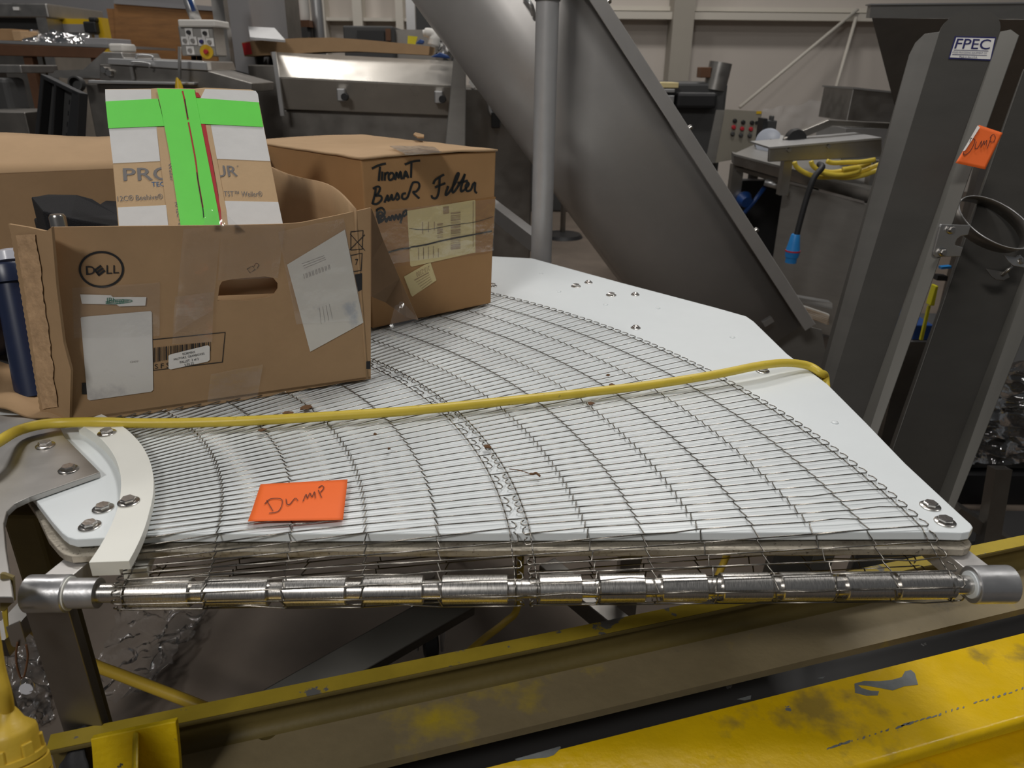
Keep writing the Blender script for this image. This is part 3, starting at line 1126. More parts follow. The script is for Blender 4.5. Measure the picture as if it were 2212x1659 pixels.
obj('kraft_tape', MB().prism(pq(PP, [(338, 274), (360, 275), (394, 500), (366, 500), (352, 390)], 0.0012), -PP.n * 0.0005), 'kraft', body)
mb = MB()
text_on(mb, 'AM2C - B', pq(PP, [(386, 434), (395, 487), (386, 488), (377, 436)], 0.0018))
text_on(mb, 'Weiler', pq(PP, [(369, 352), (374, 390), (368, 391), (363, 353)], 0.0018))
obj('printed_line', mb, 'grey_print', body)
obj('kraft_tape', MB().prism(pq(PP, [(443, 269), (455, 270), (489, 455), (494, 500), (480, 500), (470, 400)], 0.0012), -PP.n * 0.0005), 'kraft', body)
obj('red_strip', MB().prism(pq(PP, [(432, 266), (444, 269), (477, 455), (480, 500), (468, 500)], 0.0016), -PP.n * 0.0005), 'red_print', body)
obj('red_strip', MB().prism(pq(PP, [(419, 199), (428, 200), (434, 210), (420, 211)], 0.0016), -PP.n * 0.0005), 'red_print', body)
obj('green_tape', MB().prism(pq(PP, [(228, 219), (341, 213), (356, 272), (234, 277)], 0.0019), -PP.n * 0.0004), 'green_tape', body)
obj('green_tape', MB().prism(pq(PP, [(416, 211), (559, 221), (569, 274), (428, 267)], 0.0019), -PP.n * 0.0004), 'green_tape', body)
obj('green_tape', MB().prism(pq(PP, [(339, 191), (420, 193), (434, 268), (471, 455), (478, 500), (392, 500), (366, 330), (350, 245)], 0.0025), -PP.n * 0.0004), 'green_tape', body)
mb = MB()
strokes(mb, PP, [[(394, 196), (398, 213), (402, 235), (406, 258)], [(407, 264), (414, 300), (423, 350), (427, 385), (433, 420), (438, 448)]], 3.2, 0.003)
obj('slit', mb, 'red_print', body)
mb = MB()
strokes(mb, PP, [[(399, 214), (402, 235), (406, 255)], [(425, 372), (431, 410), (438, 450), (440, 470)]], 1.8, 0.0034)
obj('slit', mb, 'black_print', body)

# ---- other things in the open box
f_ = PY(130, 470, 1.33)
foam = thing('foam_block', 'black foam piece with a notch, nearest the blue motor in the open box', 'foam', (f_.x, f_.y, 1.0))
pl_ = [PY(67, 424, 1.42), PY(165, 418, 1.50), PY(200, 425, 1.50), PY(258, 466, 1.36), PY(258, 500, 1.36), PY(150, 500, 1.30), PY(120, 470, 1.30), PY(112, 455, 1.30), PY(90, 452, 1.30), PY(86, 490, 1.30), PY(76, 480, 1.36)]
a_ = [PY(67, 424, 1.36), PY(92, 452, 1.28), PY(110, 457, 1.28), PY(150, 470, 1.28), PY(256, 489, 1.28), PY(256, 560, 1.28), PY(72, 560, 1.28), PY(71, 486, 1.33)]
b_ = [PY(67, 424, 1.36), PY(166, 418, 1.44), PY(257, 467, 1.44), PY(256, 489, 1.28), PY(150, 470, 1.28), PY(110, 457, 1.28), PY(92, 452, 1.28)]
mb = MB()
P1 = [PY(67, 424, 1.36), PY(92, 455, 1.27), PY(150, 470, 1.27), PY(258, 490, 1.27), PY(258, 466, 1.45), PY(200, 428, 1.47), PY(166, 419, 1.47), PY(100, 420, 1.45)]
obj('foam_body', MB().prism(P1, (0, 0, -0.055)), 'foam', foam, bevel=0.004)
obj('foam_body', MB().prism([p for p in (PY(72, 470, 1.40), PY(88, 485, 1.33), PY(118, 490, 1.33), PY(118, 470, 1.45))], (0, 0, -0.12)), 'foam', foam, bevel=0.004)
foam2 = tag(obj('foam_block', MB().prism([PY(214, 440, 1.55), PY(226, 433, 1.6), PY(270, 434, 1.6), PY(280, 470, 1.5), PY(220, 460, 1.5)], (0, 0, -0.12)), 'foam', None, bevel=0.004),
            'small black foam piece tucked behind the kraft and white carton', 'foam')
rodp = PY(128, 488, 1.215)
tag(obj('metal_rod', MB().lathe((rodp.x, rodp.y, ZB + 0.006), (0, 0, 1), [(0, 0.0125), (PY(128, 466, 1.215).z - ZB - 0.008, 0.0125), (PY(128, 463, 1.215).z - ZB - 0.006, 0.010)], 24), 'washer', None, smooth=40),
    'grey steel rod standing behind the front wall of the open box', 'rod')
# blue gear motor at the left
mo = PY(40, 700, 1.13)
motor = thing('gear_motor', 'dark blue gear motor lying in the torn left side of the open box', 'motor', (mo.x, mo.y, ZB))
obj('shaft_tube', MB().lathe(PY(78, 855, 1.10), (PY(26, 610, 1.16) - PY(78, 855, 1.10)), [(0, 0.029), ((PY(26, 610, 1.16) - PY(78, 855, 1.10)).length, 0.024)], 32), 'navy_paint', motor, smooth=40)
tt = PY(26, 612, 1.16)
td = (PY(26, 610, 1.16) - PY(78, 855, 1.10)).normalized()
obj('tube_head', MB().lathe(tt, td, [(0, 0.030), (0.026, 0.031), (0.030, 0.029), (0.030, 0.012), (0.02, 0.012)], 32, caps=False), 'navy_paint', motor, smooth=40)
obj('clear_cap', MB().lathe(PY(30, 566, 1.19), td, [(0, 0.034), (0.014, 0.033), (0.02, 0.018), (0.02, 0.004)], 28), 'clear_cap', motor, smooth=40)
obj('housing', MB().lathe(PY(-75, 660, 1.22), (1, 0.1, -0.15), [(0, 0.05), (0.01, 0.075), (0.06, 0.08), (0.075, 0.06), (0.085, 0.03)], 32), 'navy_paint', motor, smooth=40)
obj('base', MB().lathe(PY(-40, 790, 1.26), (1, 0.2, 0.0), [(0, 0.05), (0.02, 0.075), (0.08, 0.075), (0.1, 0.05)], 24), 'rubber_dark', motor, smooth=40)

# ================================================================== big closed carton with the marker writing
ZT = PY(780, 345, PZ(805, 712, ZB).y).z
L0, R0 = PZ(805, 710, ZB), PZ(1061, 655, ZB)
gd = V((R0.x - L0.x, R0.y - L0.y, 0)).normalized()
gn = V((gd.y, -gd.x, 0))
WT = Plane(L0, gn)
big = thing('closed_carton', 'closed brown cardboard box with black marker handwriting on its end', 'cardboard box', (L0 + R0) / 2)
tl, tr = WT.at(780, 344), WT.at(1072, 326)
dep = 0.62
corners_b = [L0, R0, R0 - gn * dep, L0 - gn * dep]
corners_t = [tl, tr, tr - gn * (dep) + V((0, 0, -0.012)), tl - gn * dep + V((0, 0, -0.016))]
mb = MB().hexa(corners_b + corners_t)
bb = obj('carton_body', mb, 'card_orange', big, bevel=0.003)
# top flaps, dusty
tp = [p + V((0, 0, 0.0015)) for p in corners_t]
tp[0], tp[1] = tp[0] + gn * 0.003 - gd * 0.002, tp[1] + gn * 0.003 + gd * 0.002
mb = MB()
mb.grid(lambda a, b: (tp[0].lerp(tp[1], a)).lerp(tp[3].lerp(tp[2], a), b) + V((0, 0, 0.0018 * mnoise.noise(V((a * 5, b * 9, 2))) + 0.003 * math.sin(a * 3.14))), 24, 24)
obj('top_flap', mb, 'card_light', big, smooth=180, solid=0.004)
TP = Plane(tl + V((0, 0, 0.004)), (0, 0, 1))
obj('torn_chip', MB().prism(pq(TP, [(893, 293), (897, 289), (916, 294), (916, 299), (902, 299)], 0.003), (0, 0, 0.004)), 'card', big, bevel=0.001)
film_patch('tape_strip', 'tape_clear', TP, [(838, 316), (935, 318), (955, 330), (880, 338)], big, 0.005, 0.003, 12, 3, 40)
Z = lambda x, y: (500 + x * 0.28029, y * 0.28029)
Z3 = lambda x, y: (500 + x * 0.28029, 300 + y * 0.28029)
mb = MB()
lines = [[(1082, 1300), (1130, 1275), (1190, 1260)], [(1145, 1285), (1135, 1395)], [(1163, 1322), (1158, 1392)], [(1185, 1328), (1180, 1392)], [(1182, 1350), (1200, 1330), (1212, 1335)],
         [(1235, 1328), (1212, 1350), (1215, 1385), (1240, 1380), (1252, 1350), (1235, 1328)], [(1262, 1388), (1272, 1328), (1288, 1372), (1302, 1322), (1312, 1382)],
         [(1325, 1380), (1342, 1320), (1362, 1372)], [(1332, 1358), (1358, 1352)], [(1335, 1268), (1400, 1245), (1455, 1238)], [(1388, 1256), (1383, 1370)],
         [(1112, 1450), (1105, 1500), (1085, 1572)], [(1090, 1455), (1125, 1438), (1145, 1450), (1130, 1490), (1108, 1508), (1150, 1510), (1156, 1540), (1120, 1572), (1085, 1568)],
         [(1178, 1562), (1205, 1505), (1205, 1545), (1222, 1535), (1236, 1500), (1240, 1540), (1262, 1525), (1278, 1488), (1292, 1525), (1270, 1542)],
         [(1345, 1488), (1318, 1498), (1318, 1530), (1355, 1522), (1388, 1430), (1405, 1405), (1440, 1408), (1448, 1440), (1425, 1475), (1400, 1482), (1448, 1530)],
         [(1556, 1420), (1575, 1385), (1640, 1345)], [(1605, 1368), (1600, 1470), (1580, 1525), (1550, 1525), (1542, 1505)], [(1570, 1445), (1650, 1412)],
         [(1672, 1435), (1650, 1500), (1672, 1490), (1720, 1420), (1752, 1345), (1740, 1340), (1712, 1420), (1702, 1478), (1720, 1475), (1770, 1400), (1800, 1340)], [(1800, 1340), (1772, 1440), (1770, 1475), (1795, 1465)],
         [(1742, 1412), (1822, 1392)], [(1795, 1465), (1828, 1425), (1822, 1408), (1805, 1435), (1815, 1472), (1845, 1462), (1862, 1420), (1880, 1405)], [(1880, 1405), (1876, 1470), (1893, 1488)]]
l2 = [[(1120, 540), (1125, 600), (1140, 655)], [(1122, 545), (1160, 532), (1182, 570), (1150, 610), (1120, 600), (1160, 590), (1182, 605), (1150, 640), (1125, 600), (1145, 560), (1170, 580)],
      [(1125, 620), (1165, 625)], [(1188, 610), (1192, 640), (1215, 600), (1222, 632)], [(1226, 632), (1240, 590), (1255, 625), (1268, 585), (1285, 622), (1298, 580), (1310, 618)],
      [(1330, 555), (1310, 620), (1302, 652)], [(1320, 580), (1345, 550), (1352, 575), (1325, 600)]]
for grp in ([[Z(*p) for p in ln] for ln in lines[:11]], [[Z(*p) for p in ln] for ln in lines[11:15]], [[Z(*p) for p in ln] for ln in lines[15:]], [[Z3(*p) for p in ln] for ln in l2]):
    mb = MB()
    strokes(mb, WT, grp, 4.6)
    obj('marker_word', mb, 'ink_marker', bb)
obj('tape_strip', MB().prism(pq(WT, [Z3(1080, 590), Z3(2035, 445), Z3(2010, 870), Z3(1080, 1020)], 0.0006), -gn * 0.0004), 'tape_tan', bb)
lb = obj('paper_label', MB().prism(pq(WT, [Z3(1355, 555), Z3(1875, 470), Z3(1880, 480), Z3(1880, 875), Z3(1390, 985), Z3(1378, 975)], 0.0014), -gn * 0.0006), 'label_cream', bb)
lb['label'] = 'yellowed shipping label with barcodes'
mb = MB()
rnd = random.Random(9)
for (x0, x1, y0, y1) in ((1690, 1765, 570, 850), (1585, 1630, 655, 770)):
    y = y0
    while y < y1:
        h = rnd.choice((3, 4, 8, 11))
        k = -0.12
        mb.poly(pq(WT, [Z3(x0, y), Z3(x1, y + (x1 - x0) * k), Z3(x1, y + h + (x1 - x0) * k), Z3(x0, y + h)], 0.0019))
        y += h + rnd.choice((4, 6, 10))
mb.poly(pq(WT, [Z3(1630, 525), Z3(1675, 518), Z3(1678, 572), Z3(1632, 580)], 0.0019))
for k in range(9):
    x = 1440 + (k % 5) * 38
    mb.poly(pq(WT, [Z3(x, 860 - k * 4), Z3(x + 5, 859 - k * 4), Z3(x + 5, 930 - k * 5), Z3(x, 932 - k * 5)], 0.0019))
for k in range(3):
    x = 1470 + k * 45
    mb.poly(pq(WT, [Z3(x, 640), Z3(x + 7, 639), Z3(x + 7, 730 - k * 12), Z3(x, 732 - k * 12)], 0.0019))
mb.poly(pq(WT, [Z3(1860, 480), Z3(1866, 479), Z3(1866, 830), Z3(1860, 832)], 0.0019))
obj('label_print', mb, 'label_dark', lb)
mb = MB()
strokes(mb, WT, [[Z3(1380, 835), Z3(1500, 815), Z3(1600, 790), Z3(1720, 765), Z3(1880, 735), Z3(2010, 710)], [Z3(1210, 875), Z3(1300, 850), Z3(1380, 840)]], 3.2, 0.002)
strokes(mb, WT, [[Z3(1370, 690), Z3(1500, 700), Z3(1700, 665), Z3(1880, 640), Z3(2015, 600)]], 1.2, 0.002)
obj('wrap_crease', mb, 'black_print', lb)
lb = obj('paper_label', MB().prism(pq(WT, [Z3(1330, 1062), Z3(1500, 965), Z3(1535, 955), Z3(1580, 1090), Z3(1395, 1215), Z3(1385, 1205)], 0.0014), -gn * 0.0006), 'label_cream', bb)
lb['label'] = 'small yellowed label upside down'
mb = MB()
text_on(mb, '213-2300', pq(WT, [Z3(1530, 1012), Z3(1430, 1066), Z3(1420, 1030), Z3(1526, 975)], 0.0019))
for k in range(5):
    strokes(mb, WT, [[Z3(1410 + k * 14, 1090 + k * 16), Z3(1520 + k * 6, 1030 + k * 16)]], 1.0 if k else 2.2, 0.0019)
frame(WT, [Z3(1340, 1085), Z3(1385, 1065), Z3(1390, 1110), Z3(1350, 1130)], 1.0, mb)
obj('label_print', mb, 'label_dark', lb)
film_patch('tape_strip', 'tape_clear', WT, [Z3(1090, 560), Z3(2035, 460), Z3(2015, 860), Z3(1090, 980)], bb, 0.003, 0.002, 22, 2, 30)

# ================================================================== notes, cords, litter on the belt
def note(name, label, q, off_n, curl, m='orange_paper'):
    tl_, tr_, br_, bl_ = q
    mb_ = MB()

    def fn_(a, b):
        p = (tl_ * (1 - a) + tr_ * a) * (1 - b) + (bl_ * (1 - a) + br_ * a) * b
        return p + off_n * curl(a, b)
    mb_.grid(fn_, 12, 12)
    return tag(obj(name, mb_, m, None, smooth=180, solid=0.0004), label, 'note'), fn_


nz = T + 0.0022
q = [PZ(563, 1047, nz), PZ(751, 1038, nz), PZ(741, 1124, nz), PZ(536, 1129, nz)]
nt, nf = note('paper_note', 'orange paper note lettered in pen lying flat on the wire belt', q, V((0, 0, 1)), lambda a, b: 0.0006 + 0.006 * max(0, b - 0.7) ** 1.3 * (1 - a) + 0.003 * max(0, 0.3 - b) * a)
NP = Plane(q[0] + V((0, 0, 0.001)), (0, 0, 1))
mb = MB()
zz = lambda x, y: (500 + x * 0.28029, 800 + y * 0.28029)
ln = [[(270, 1000), (320, 1085)], [(255, 1030), (300, 990), (380, 990), (390, 1030), (360, 1085), (290, 1100)], [(420, 990), (428, 1030), (450, 1030), (490, 985), (512, 1005)],
      [(550, 1010), (575, 955), (585, 985), (605, 945), (620, 975), (640, 935), (645, 985)], [(668, 920), (695, 980)], [(670, 905), (695, 888), (712, 905), (685, 940)]]
strokes(mb, NP, [[zz(*p) for p in l] for l in ln], 1.5, 0.0014)
obj('pen_writing', mb, 'ink_pen', nt)

# yellow cord across the belt
rc = 0.0074
zc = T + 0.0025 + rc
cord = [PZ(-120, 1030, 0.97), PZ(-50, 985, 0.985), PZ(0, 952, 0.985), PZ(40, 930, zc + 0.01), PZ(90, 917, zc + 0.008), PZ(145, 913, zc + 0.006), PZ(220, 912, zc + 0.008), PZ(300, 914, zc + 0.004), PZ(420, 913, zc), PZ(560, 908, zc), PZ(760, 896, zc), PZ(900, 886, zc), PZ(1060, 870, zc),
        PZ(1240, 851, zc), PZ(1400, 832, zc + 0.001), PZ(1540, 810, zc + 0.008), PZ(1640, 790, zc + 0.012), PZ(1700, 784, zc + 0.006), PZ(1745, 790, zc - 0.004)]
e_ = PZ(1745, 790, zc)
cord += [PZ(1772, 806, zc - 0.012), PZ(1783, 822, zc - 0.03), V((PZ(1783, 822, zc).x + 0.012, PZ(1783, 822, zc).y - 0.005, zc - 0.09)), V((PZ(1783, 822, zc).x + 0.02, PZ(1783, 822, zc).y + 0.02, zc - 0.3))]
tag(obj('extension_cord', MB().tube(sm3(cord, 7), rc, 14), 'cord_yellow', None, smooth=180), 'thick yellow power cord lying across the wire belt', 'cord')

rnd = random.Random(21)
lit = (((660, 880), 26, 'long brown leaf scrap below the torn box behind the yellow cord'), ((622, 892), 20, 'flat brown leaf scrap touching the yellow cord left of centre'), ((1053, 965), 18, 'brown leaf crumb in the gap between the two belt lanes'),
       ((1313, 811), 9, 'small brown leaf crumb on the far half of the belt'), ((1322, 832), 13, 'brown leaf scrap half under the yellow cord near its middle'), ((1276, 871), 16, 'pale brown leaf scrap just in front of the yellow cord'),
       ((810, 938), 7, 'tiny brown crumb in the middle of the inner lane'), ((840, 970), 7, 'tiny speckled crumb behind the orange note'), ((567, 930), 14, 'dark leaf scrap caught in the wires left, below the yellow cord'))
for (px, py), sz, lab in lit:
    c0 = PZ(px, py, T + 0.0032)
    s = sz / 1500 * (c0 - EYE).length
    mb = MB()
    k0 = rnd.random() * 9
    n = 9
    pts = [c0 + V((math.cos(i * 2 * math.pi / n) * s * 0.55 * rnd.uniform(0.5, 1.2), math.sin(i * 2 * math.pi / n) * s * 0.6 * rnd.uniform(0.4, 1.1), 0.0015 * rnd.random())) for i in range(n)]
    vs = pts + [c0 + V((0, 0, 0.003))]
    mb.add(vs, [(i, (i + 1) % n, n) for i in range(n)])
    mb.add([v - V((0, 0, 0.001)) for v in vs[:n]], [tuple(range(n))])
    tag(obj('leaf_scrap', mb, 'leaf', None), lab, 'leaf')
st = sm3([PZ(1100, 1013, T + 0.003), PZ(1118, 1015, T + 0.003), PZ(1135, 1020, T + 0.003), PZ(1150, 1024, T + 0.003), PZ(1158, 1022, T + 0.003), PZ(1166, 1028, T + 0.003)], 4)
tag(obj('twig', MB().tube(st, [0.0006] * (len(st) - 10) + [0.0016] * 10, 6), 'leaf', None, smooth=180), 'thin dry stalk lying on the outer lane near the middle', 'twig')

# ================================================================== yellow steel under the conveyor
bd = V((0.957, 0.29, 0)).normalized()      # along the beams
bn = V((bd.y, -bd.x, 0))                   # towards the viewer


def along(px, py, z):
    return PZ(px, py, z)


Zt = 0.715
p_l = PZ(110, 1588, Zt)
p_l = V((p_l.x, p_l.y, 0))
Lb = 2.6
# angle section: top edge, vertical leg, fillet, horizontal leg; (distance towards viewer, height)
prof = [(0.0, 0.0), (0.012, 0.0), (0.012, -0.034)]
for i in range(8):
    a = i / 7 * math.pi / 2
    prof.append((0.012 + 0.016 * (1 - math.cos(a)), -0.034 - 0.016 * math.sin(a)))
prof += [(0.098, -0.050)]
for i in range(4):
    a = i / 3 * math.pi / 2
    prof.append((0.098 + 0.008 * math.sin(a), -0.058 + 0.008 * math.cos(a)))
prof += [(0.106, -0.064), (0.0, -0.064)]
ang = thing('steel_angle', 'dusty yellow steel angle running under the conveyor, with a round hole in its ledge', 'steel beam', (p_l + bd * 1.0 + V((0, 0, Zt - 0.06))))
# horizontal leg with its hole is a plate of its own shape; vertical leg is lofted
hole_c = PZ(577, 1580, Zt - 0.050)
hc = V((hole_c.x, hole_c.y, 0)) - p_l
hu, hv = hc.dot(bd), hc.dot(bn)
vleg = MB().loft([[p_l + bd * s + bn * u + V((0, 0, Zt + z)) for u, z in [(0, 0.0), (0.025, 0.0), (0.026, -0.002), (0.025, -0.006), (0.012, -0.008), (0.012, -0.036)]
                   + [(0.012 + 0.014 * (1 - math.cos(i / 6 * math.pi / 2)), -0.036 - 0.014 * math.sin(i / 6 * math.pi / 2)) for i in range(1, 7)] + [(0.026, -0.062), (0, -0.062)]]
                  for s in [0.02 * k for k in range(3)] + [0.1 + 0.1 * k for k in range(26)]], caps=True)
obj('web', vleg, 'paint_web', ang, smooth=50)
edge_top = MB().prism([p_l + bd * 0.0 + V((0, 0, Zt + 0.0003)), p_l + bd * Lb + V((0, 0, Zt + 0.0003)), p_l + bd * Lb + bn * 0.024 + V((0, 0, Zt + 0.0003)), p_l + bd * 0.0 + bn * 0.024 + V((0, 0, Zt + 0.0003))], (0, 0, 0.0008))
obj('top_edge', edge_top, 'paint_edge', ang)
uvs, ufs = curve_fill([[(0, 0.024), (Lb, 0.024), (Lb, 0.104), (0, 0.104)], [(hu + 0.0135 * math.cos(i / 24 * 2 * math.pi), hv + 0.0135 * math.sin(i / 24 * 2 * math.pi)) for i in range(24)]])
mb = MB()
zl = Zt - 0.050
n = len(uvs)
mb.v = [tuple(p_l + bd * a + bn * b + V((0, 0, zl))) for a, b, _ in uvs] + [tuple(p_l + bd * a + bn * b + V((0, 0, zl - 0.012))) for a, b, _ in uvs]
mb.f = [f for f in ufs] + [tuple(i + n for i in f)[::-1] for f in ufs]
from collections import Counter
ec = Counter(tuple(sorted((f[i], f[(i + 1) % len(f)]))) for f in ufs for i in range(len(f)))
mb.f += [(a, b, b + n, a + n) for (a, b), k in ec.items() if k == 1]
obj('ledge', mb, 'paint_dusty', ang)

# second beam: flat yellow rail in front
Zr = 0.70
q0 = PZ(1050, 1659, Zr)
q0 = V((q0.x, q0.y, 0)) - bd * 0.5
rail = thing('steel_rail', 'bright yellow chipped steel rail, nearest the viewer at the lower right', 'steel beam', (q0 + bd * 0.8 + V((0, 0, Zr - 0.1))))
wv = 0.122
prof = [(0, 0), (wv - 0.008, 0)] + [(wv - 0.008 + 0.008 * math.sin(i / 5 * math.pi / 2), -0.008 + 0.008 * math.cos(i / 5 * math.pi / 2)) for i in range(1, 6)]
prof += [(wv, -0.016), (wv - 0.012, -0.018), (wv - 0.03, -0.05), (wv - 0.03, -0.07), (0, -0.07)]
mb = MB().loft([[q0 + bd * s + bn * u + V((0, 0, Zr + z)) for u, z in prof] for s in [0.1 * k for k in range(31)]], caps=True)
obj('rail_body', mb, 'paint_yellow', rail, smooth=40)
prof = [(wv - 0.03, -0.058), (wv + 0.035, -0.058), (wv + 0.043, -0.066), (wv + 0.035, -0.072), (wv - 0.03, -0.072)]
mb = MB().loft([[q0 + bd * s + bn * u + V((0, 0, Zr + z)) for u, z in prof] for s in [0.1 * k for k in range(31)]], caps=True)
obj('lower_ledge', mb, 'paint_yellow', rail, smooth=40)
RP = Plane((0, 0, Zr), (0, 0, 1))
RZ = lambda x, y: (1592 + x * 0.28029, 1194 + y * 0.28029)
chip = [(905, 1010), (980, 990), (1100, 992), (1200, 980), (1270, 960), (1295, 915), (1340, 905), (1370, 930), (1395, 1018), (1290, 1030), (1200, 1062), (1110, 1045), (1000, 1025), (930, 1020), (960, 1045), (1030, 1065), (1095, 1068), (1085, 1100), (1000, 1103), (910, 1080)]
obj('paint_chip', MB().prism(pq(RP, [RZ(*p) for p in chip], 0.0002), (0, 0, 0.0005)), 'chip_grey', rail)
mb = MB()
rnd = random.Random(3)
for i in range(34):
    f = i / 33
    x, y = 705 + (2200 - 705) * f, 1518 - (1518 - 1055) * f
    if 0.33 < f < 0.36 or 0.72 < f < 0.74:
        continue
    s = rnd.uniform(8, 30) * (1.6 if (f < 0.12 or 0.36 < f < 0.6) else 0.8)
    y -= rnd.uniform(2, 14)
    h = rnd.uniform(8, 24)
    pts = [(x + s * math.cos(k) * rnd.uniform(.5, 1), y + h * 0.6 * math.sin(k) * rnd.uniform(.5, 1) - s * math.cos(k) * 0.3) for k in [j * 2 * math.pi / 7 for j in range(7)]]
    mb.prism(pq(RP, [RZ(*p) for p in pts], 0.0002), (0, 0, 0.0004))
obj('edge_wear', mb, 'chip_grey', rail)
KZ = lambda x, y: (1000 + x * 0.28029, 1194 + y * 0.28029)
mb = MB()
mb.prism(pq(RP, [KZ(400, 1592), KZ(750, 1493), KZ(755, 1505), KZ(700, 1560), KZ(640, 1580), KZ(480, 1592), KZ(420, 1605)], 0.0002), (0, 0, 0.0004))
obj('paint_chip', mb, 'chip_grey', rail)
mb = MB()
mb.prism(pq(RP, [RZ(0, 1130), RZ(110, 1100), RZ(105, 1130), RZ(60, 1138)], 0.0002), (0, 0, 0.0004))
obj('paint_chip', mb, 'chip_grey', rail)
mb = MB()
mb.prism(pq(RP, [RZ(620, 968), RZ(680, 955), RZ(660, 970)], 0.0002), (0, 0, 0.0004))
obj('paint_chip', mb, 'chip_grey', rail)
obj('gap_shade_sheet', MB().prism([q0 + bd * 0.2 - bn * 0.22 + V((0, 0, 0.56)), q0 + bd * 3.0 - bn * 0.22 + V((0, 0, 0.56)), q0 + bd * 3.0 + bn * 0.6 + V((0, 0, 0.56)), q0 + bd * 0.2 + bn * 0.6 + V((0, 0, 0.56))], (0, 0, -0.01)), 'black_paint_steel', rail)  # added sheet; its black stands in for the shade between the beams
# posts that carry the beams to the floor
for o_, s, b_, zz_ in ((ang, 2.3, 0.03, Zt - 0.064), (rail, 2.7, 0.05, Zr - 0.072)):
    base = (p_l if o_ is ang else q0) + bd * s + bn * b_
    obj('post', MB().box((base.x - 0.03, base.y - 0.03, 0), (base.x + 0.03, base.y + 0.03, zz_)), 'olive_paint', o_)
base = p_l + bd * 0.12 + bn * 0.02
obj('post', MB().box((base.x + 0.0, base.y - 0.02, 0), (base.x + 0.05, base.y + 0.03, Zt - 0.064)), 'olive_paint', ang)
base = q0 + bd * 0.1 + bn * 0.06
obj('post', MB().box((base.x - 0.03, base.y - 0.03, 0), (base.x + 0.03, base.y + 0.03, Zr - 0.072)), 'olive_paint', rail)

# bracket plate with its gusset
bk = thing('gusset_bracket', 'bright yellow steel plate with a welded centre rib, bottom left of the steel angle', 'bracket', PY(290, 1640, 0.60))
BP = Plane(PY(290, 1600, 0.602), V((0.10, -1, 0.2)))
pts = [BP.at(x, y) for x, y in ((195, 1597), (380, 1558), (386, 1620), (391, 1690), (402, 1850), (212, 1850), (198, 1620))]
obj('plate', MB().prism(pts, -BP.n * 0.008), 'paint_bracket', bk, bevel=0.0012)
r0, r1 = BP.at(286, 1586, 0), BP.at(282, 1850, 0)
mb = MB().prism([BP.at(287, 1578), BP.at(282, 1850), BP.at(282, 1850, 0.085), BP.at(284, 1700, 0.05), BP.at(286, 1592, 0.006)], V((0.007, 0, 0)))
obj('rib', mb, 'paint_bracket', bk, bevel=0.0025)
base = BP.at(300, 1840)
obj('post', MB().box((base.x - 0.04, base.y + 0.004, 0), (base.x + 0.04, base.y + 0.03, base.z + 0.03)), 'olive_paint', bk)
# black rubber sheet folded over the end of the angle
mb = MB()
rs = [PY(150, 1592, 0.645), PY(175, 1568, 0.645), PY(195, 1566, 0.65)]


def rub(a, b):
    top = (PY(150, 1590, 0.66).lerp(PY(196, 1565, 0.66), a))
    bot = PY(138, 1700, 0.63).lerp(PY(205, 1700, 0.62), a)
    p = top.lerp(bot, b)
    return p + V((0.003 * math.sin(b * 9 + a * 3), -0.018 * math.sin(min(1, b * 2.5) * math.pi / 2) + 0.004 * math.sin(a * 8), 0.008 * math.sin(a * 3.1) * (1 - b)))


mb.grid(rub, 12, 14)
tag(obj('rubber_sheet', mb, 'rubber_dark', None, smooth=180, solid=0.002), 'crumpled black rubber sheet hung over the left end of the steel angle', 'rubber sheet')

# olive steel column and the small tag plate on the left
oc = thing('olive_column', 'olive green steel column below the steel mounting plate at the left edge', 'column', (-0.56, 0.83, 0))
a, b = PY(5, 1130, 0.83), PY(84, 1130, 0.83)
obj('shaft', MB().box((a.x, 0.83, 0), (b.x, 0.87, PY(60, 1112, 0.83).z)), 'olive_paint', oc, bevel=0.006)
b2 = MB().box((a.x - 0.01, 0.82, 0), (b.x + 0.03, 0.93, 0.012))
obj('foot', b2, 'olive_paint', oc)
tagp = thing('hanging_tag', 'grey metal tag plate with a wire loop hanging left of the end shaft', 'tag', PY(25, 1400, 0.62))
TPn = Plane(PY(30, 1330, 0.625), (0.1, -1, 0.1))
obj('strap', MB().prism(pq(TPn, [(8, 1240), (28, 1248), (30, 1300), (8, 1320), (0, 1320), (0, 1240)]), -TPn.n * 0.004), 'olive_paint', tagp)
obj('plate', MB().prism(pq(TPn, [(12, 1355), (42, 1342), (56, 1388), (48, 1395), (30, 1399), (24, 1394)], 0.001), -TPn.n * 0.002), 'steel', tagp, bevel=0.0005)
obj('plate', MB().prism(pq(TPn, [(2, 1310), (14, 1306), (18, 1376), (13, 1380)], 0.0), -TPn.n * 0.002), 'paint_edge', tagp)
lp = [TPn.at(x, y, 0.003) for x, y in ((38, 1387), (35, 1410), (36, 1436), (41, 1455), (47, 1466), (52, 1460), (57, 1440), (60, 1415), (56, 1392))]
obj('wire_loop', MB().tube(sm3(lp, 5), 0.0011, 6), 'rust', tagp, smooth=180)
cp = TPn.at(62, 1476, 0.004)
obj('key_ring', MB().tube([cp + V((0.0075 * math.cos(i * 2 * math.pi / 20), -0.002, 0.010 * math.sin(i * 2 * math.pi / 20))) for i in range(20)], 0.0006, 5, closed=True), 'washer', tagp, smooth=180)
obj('tag_disc', MB().lathe(cp + V((-0.003, -0.002, -0.006)), (0.2, -1, 0.1), [(0, 0.007), (0.0006, 0.007)], 20), 'clear_cap', tagp, smooth=40)

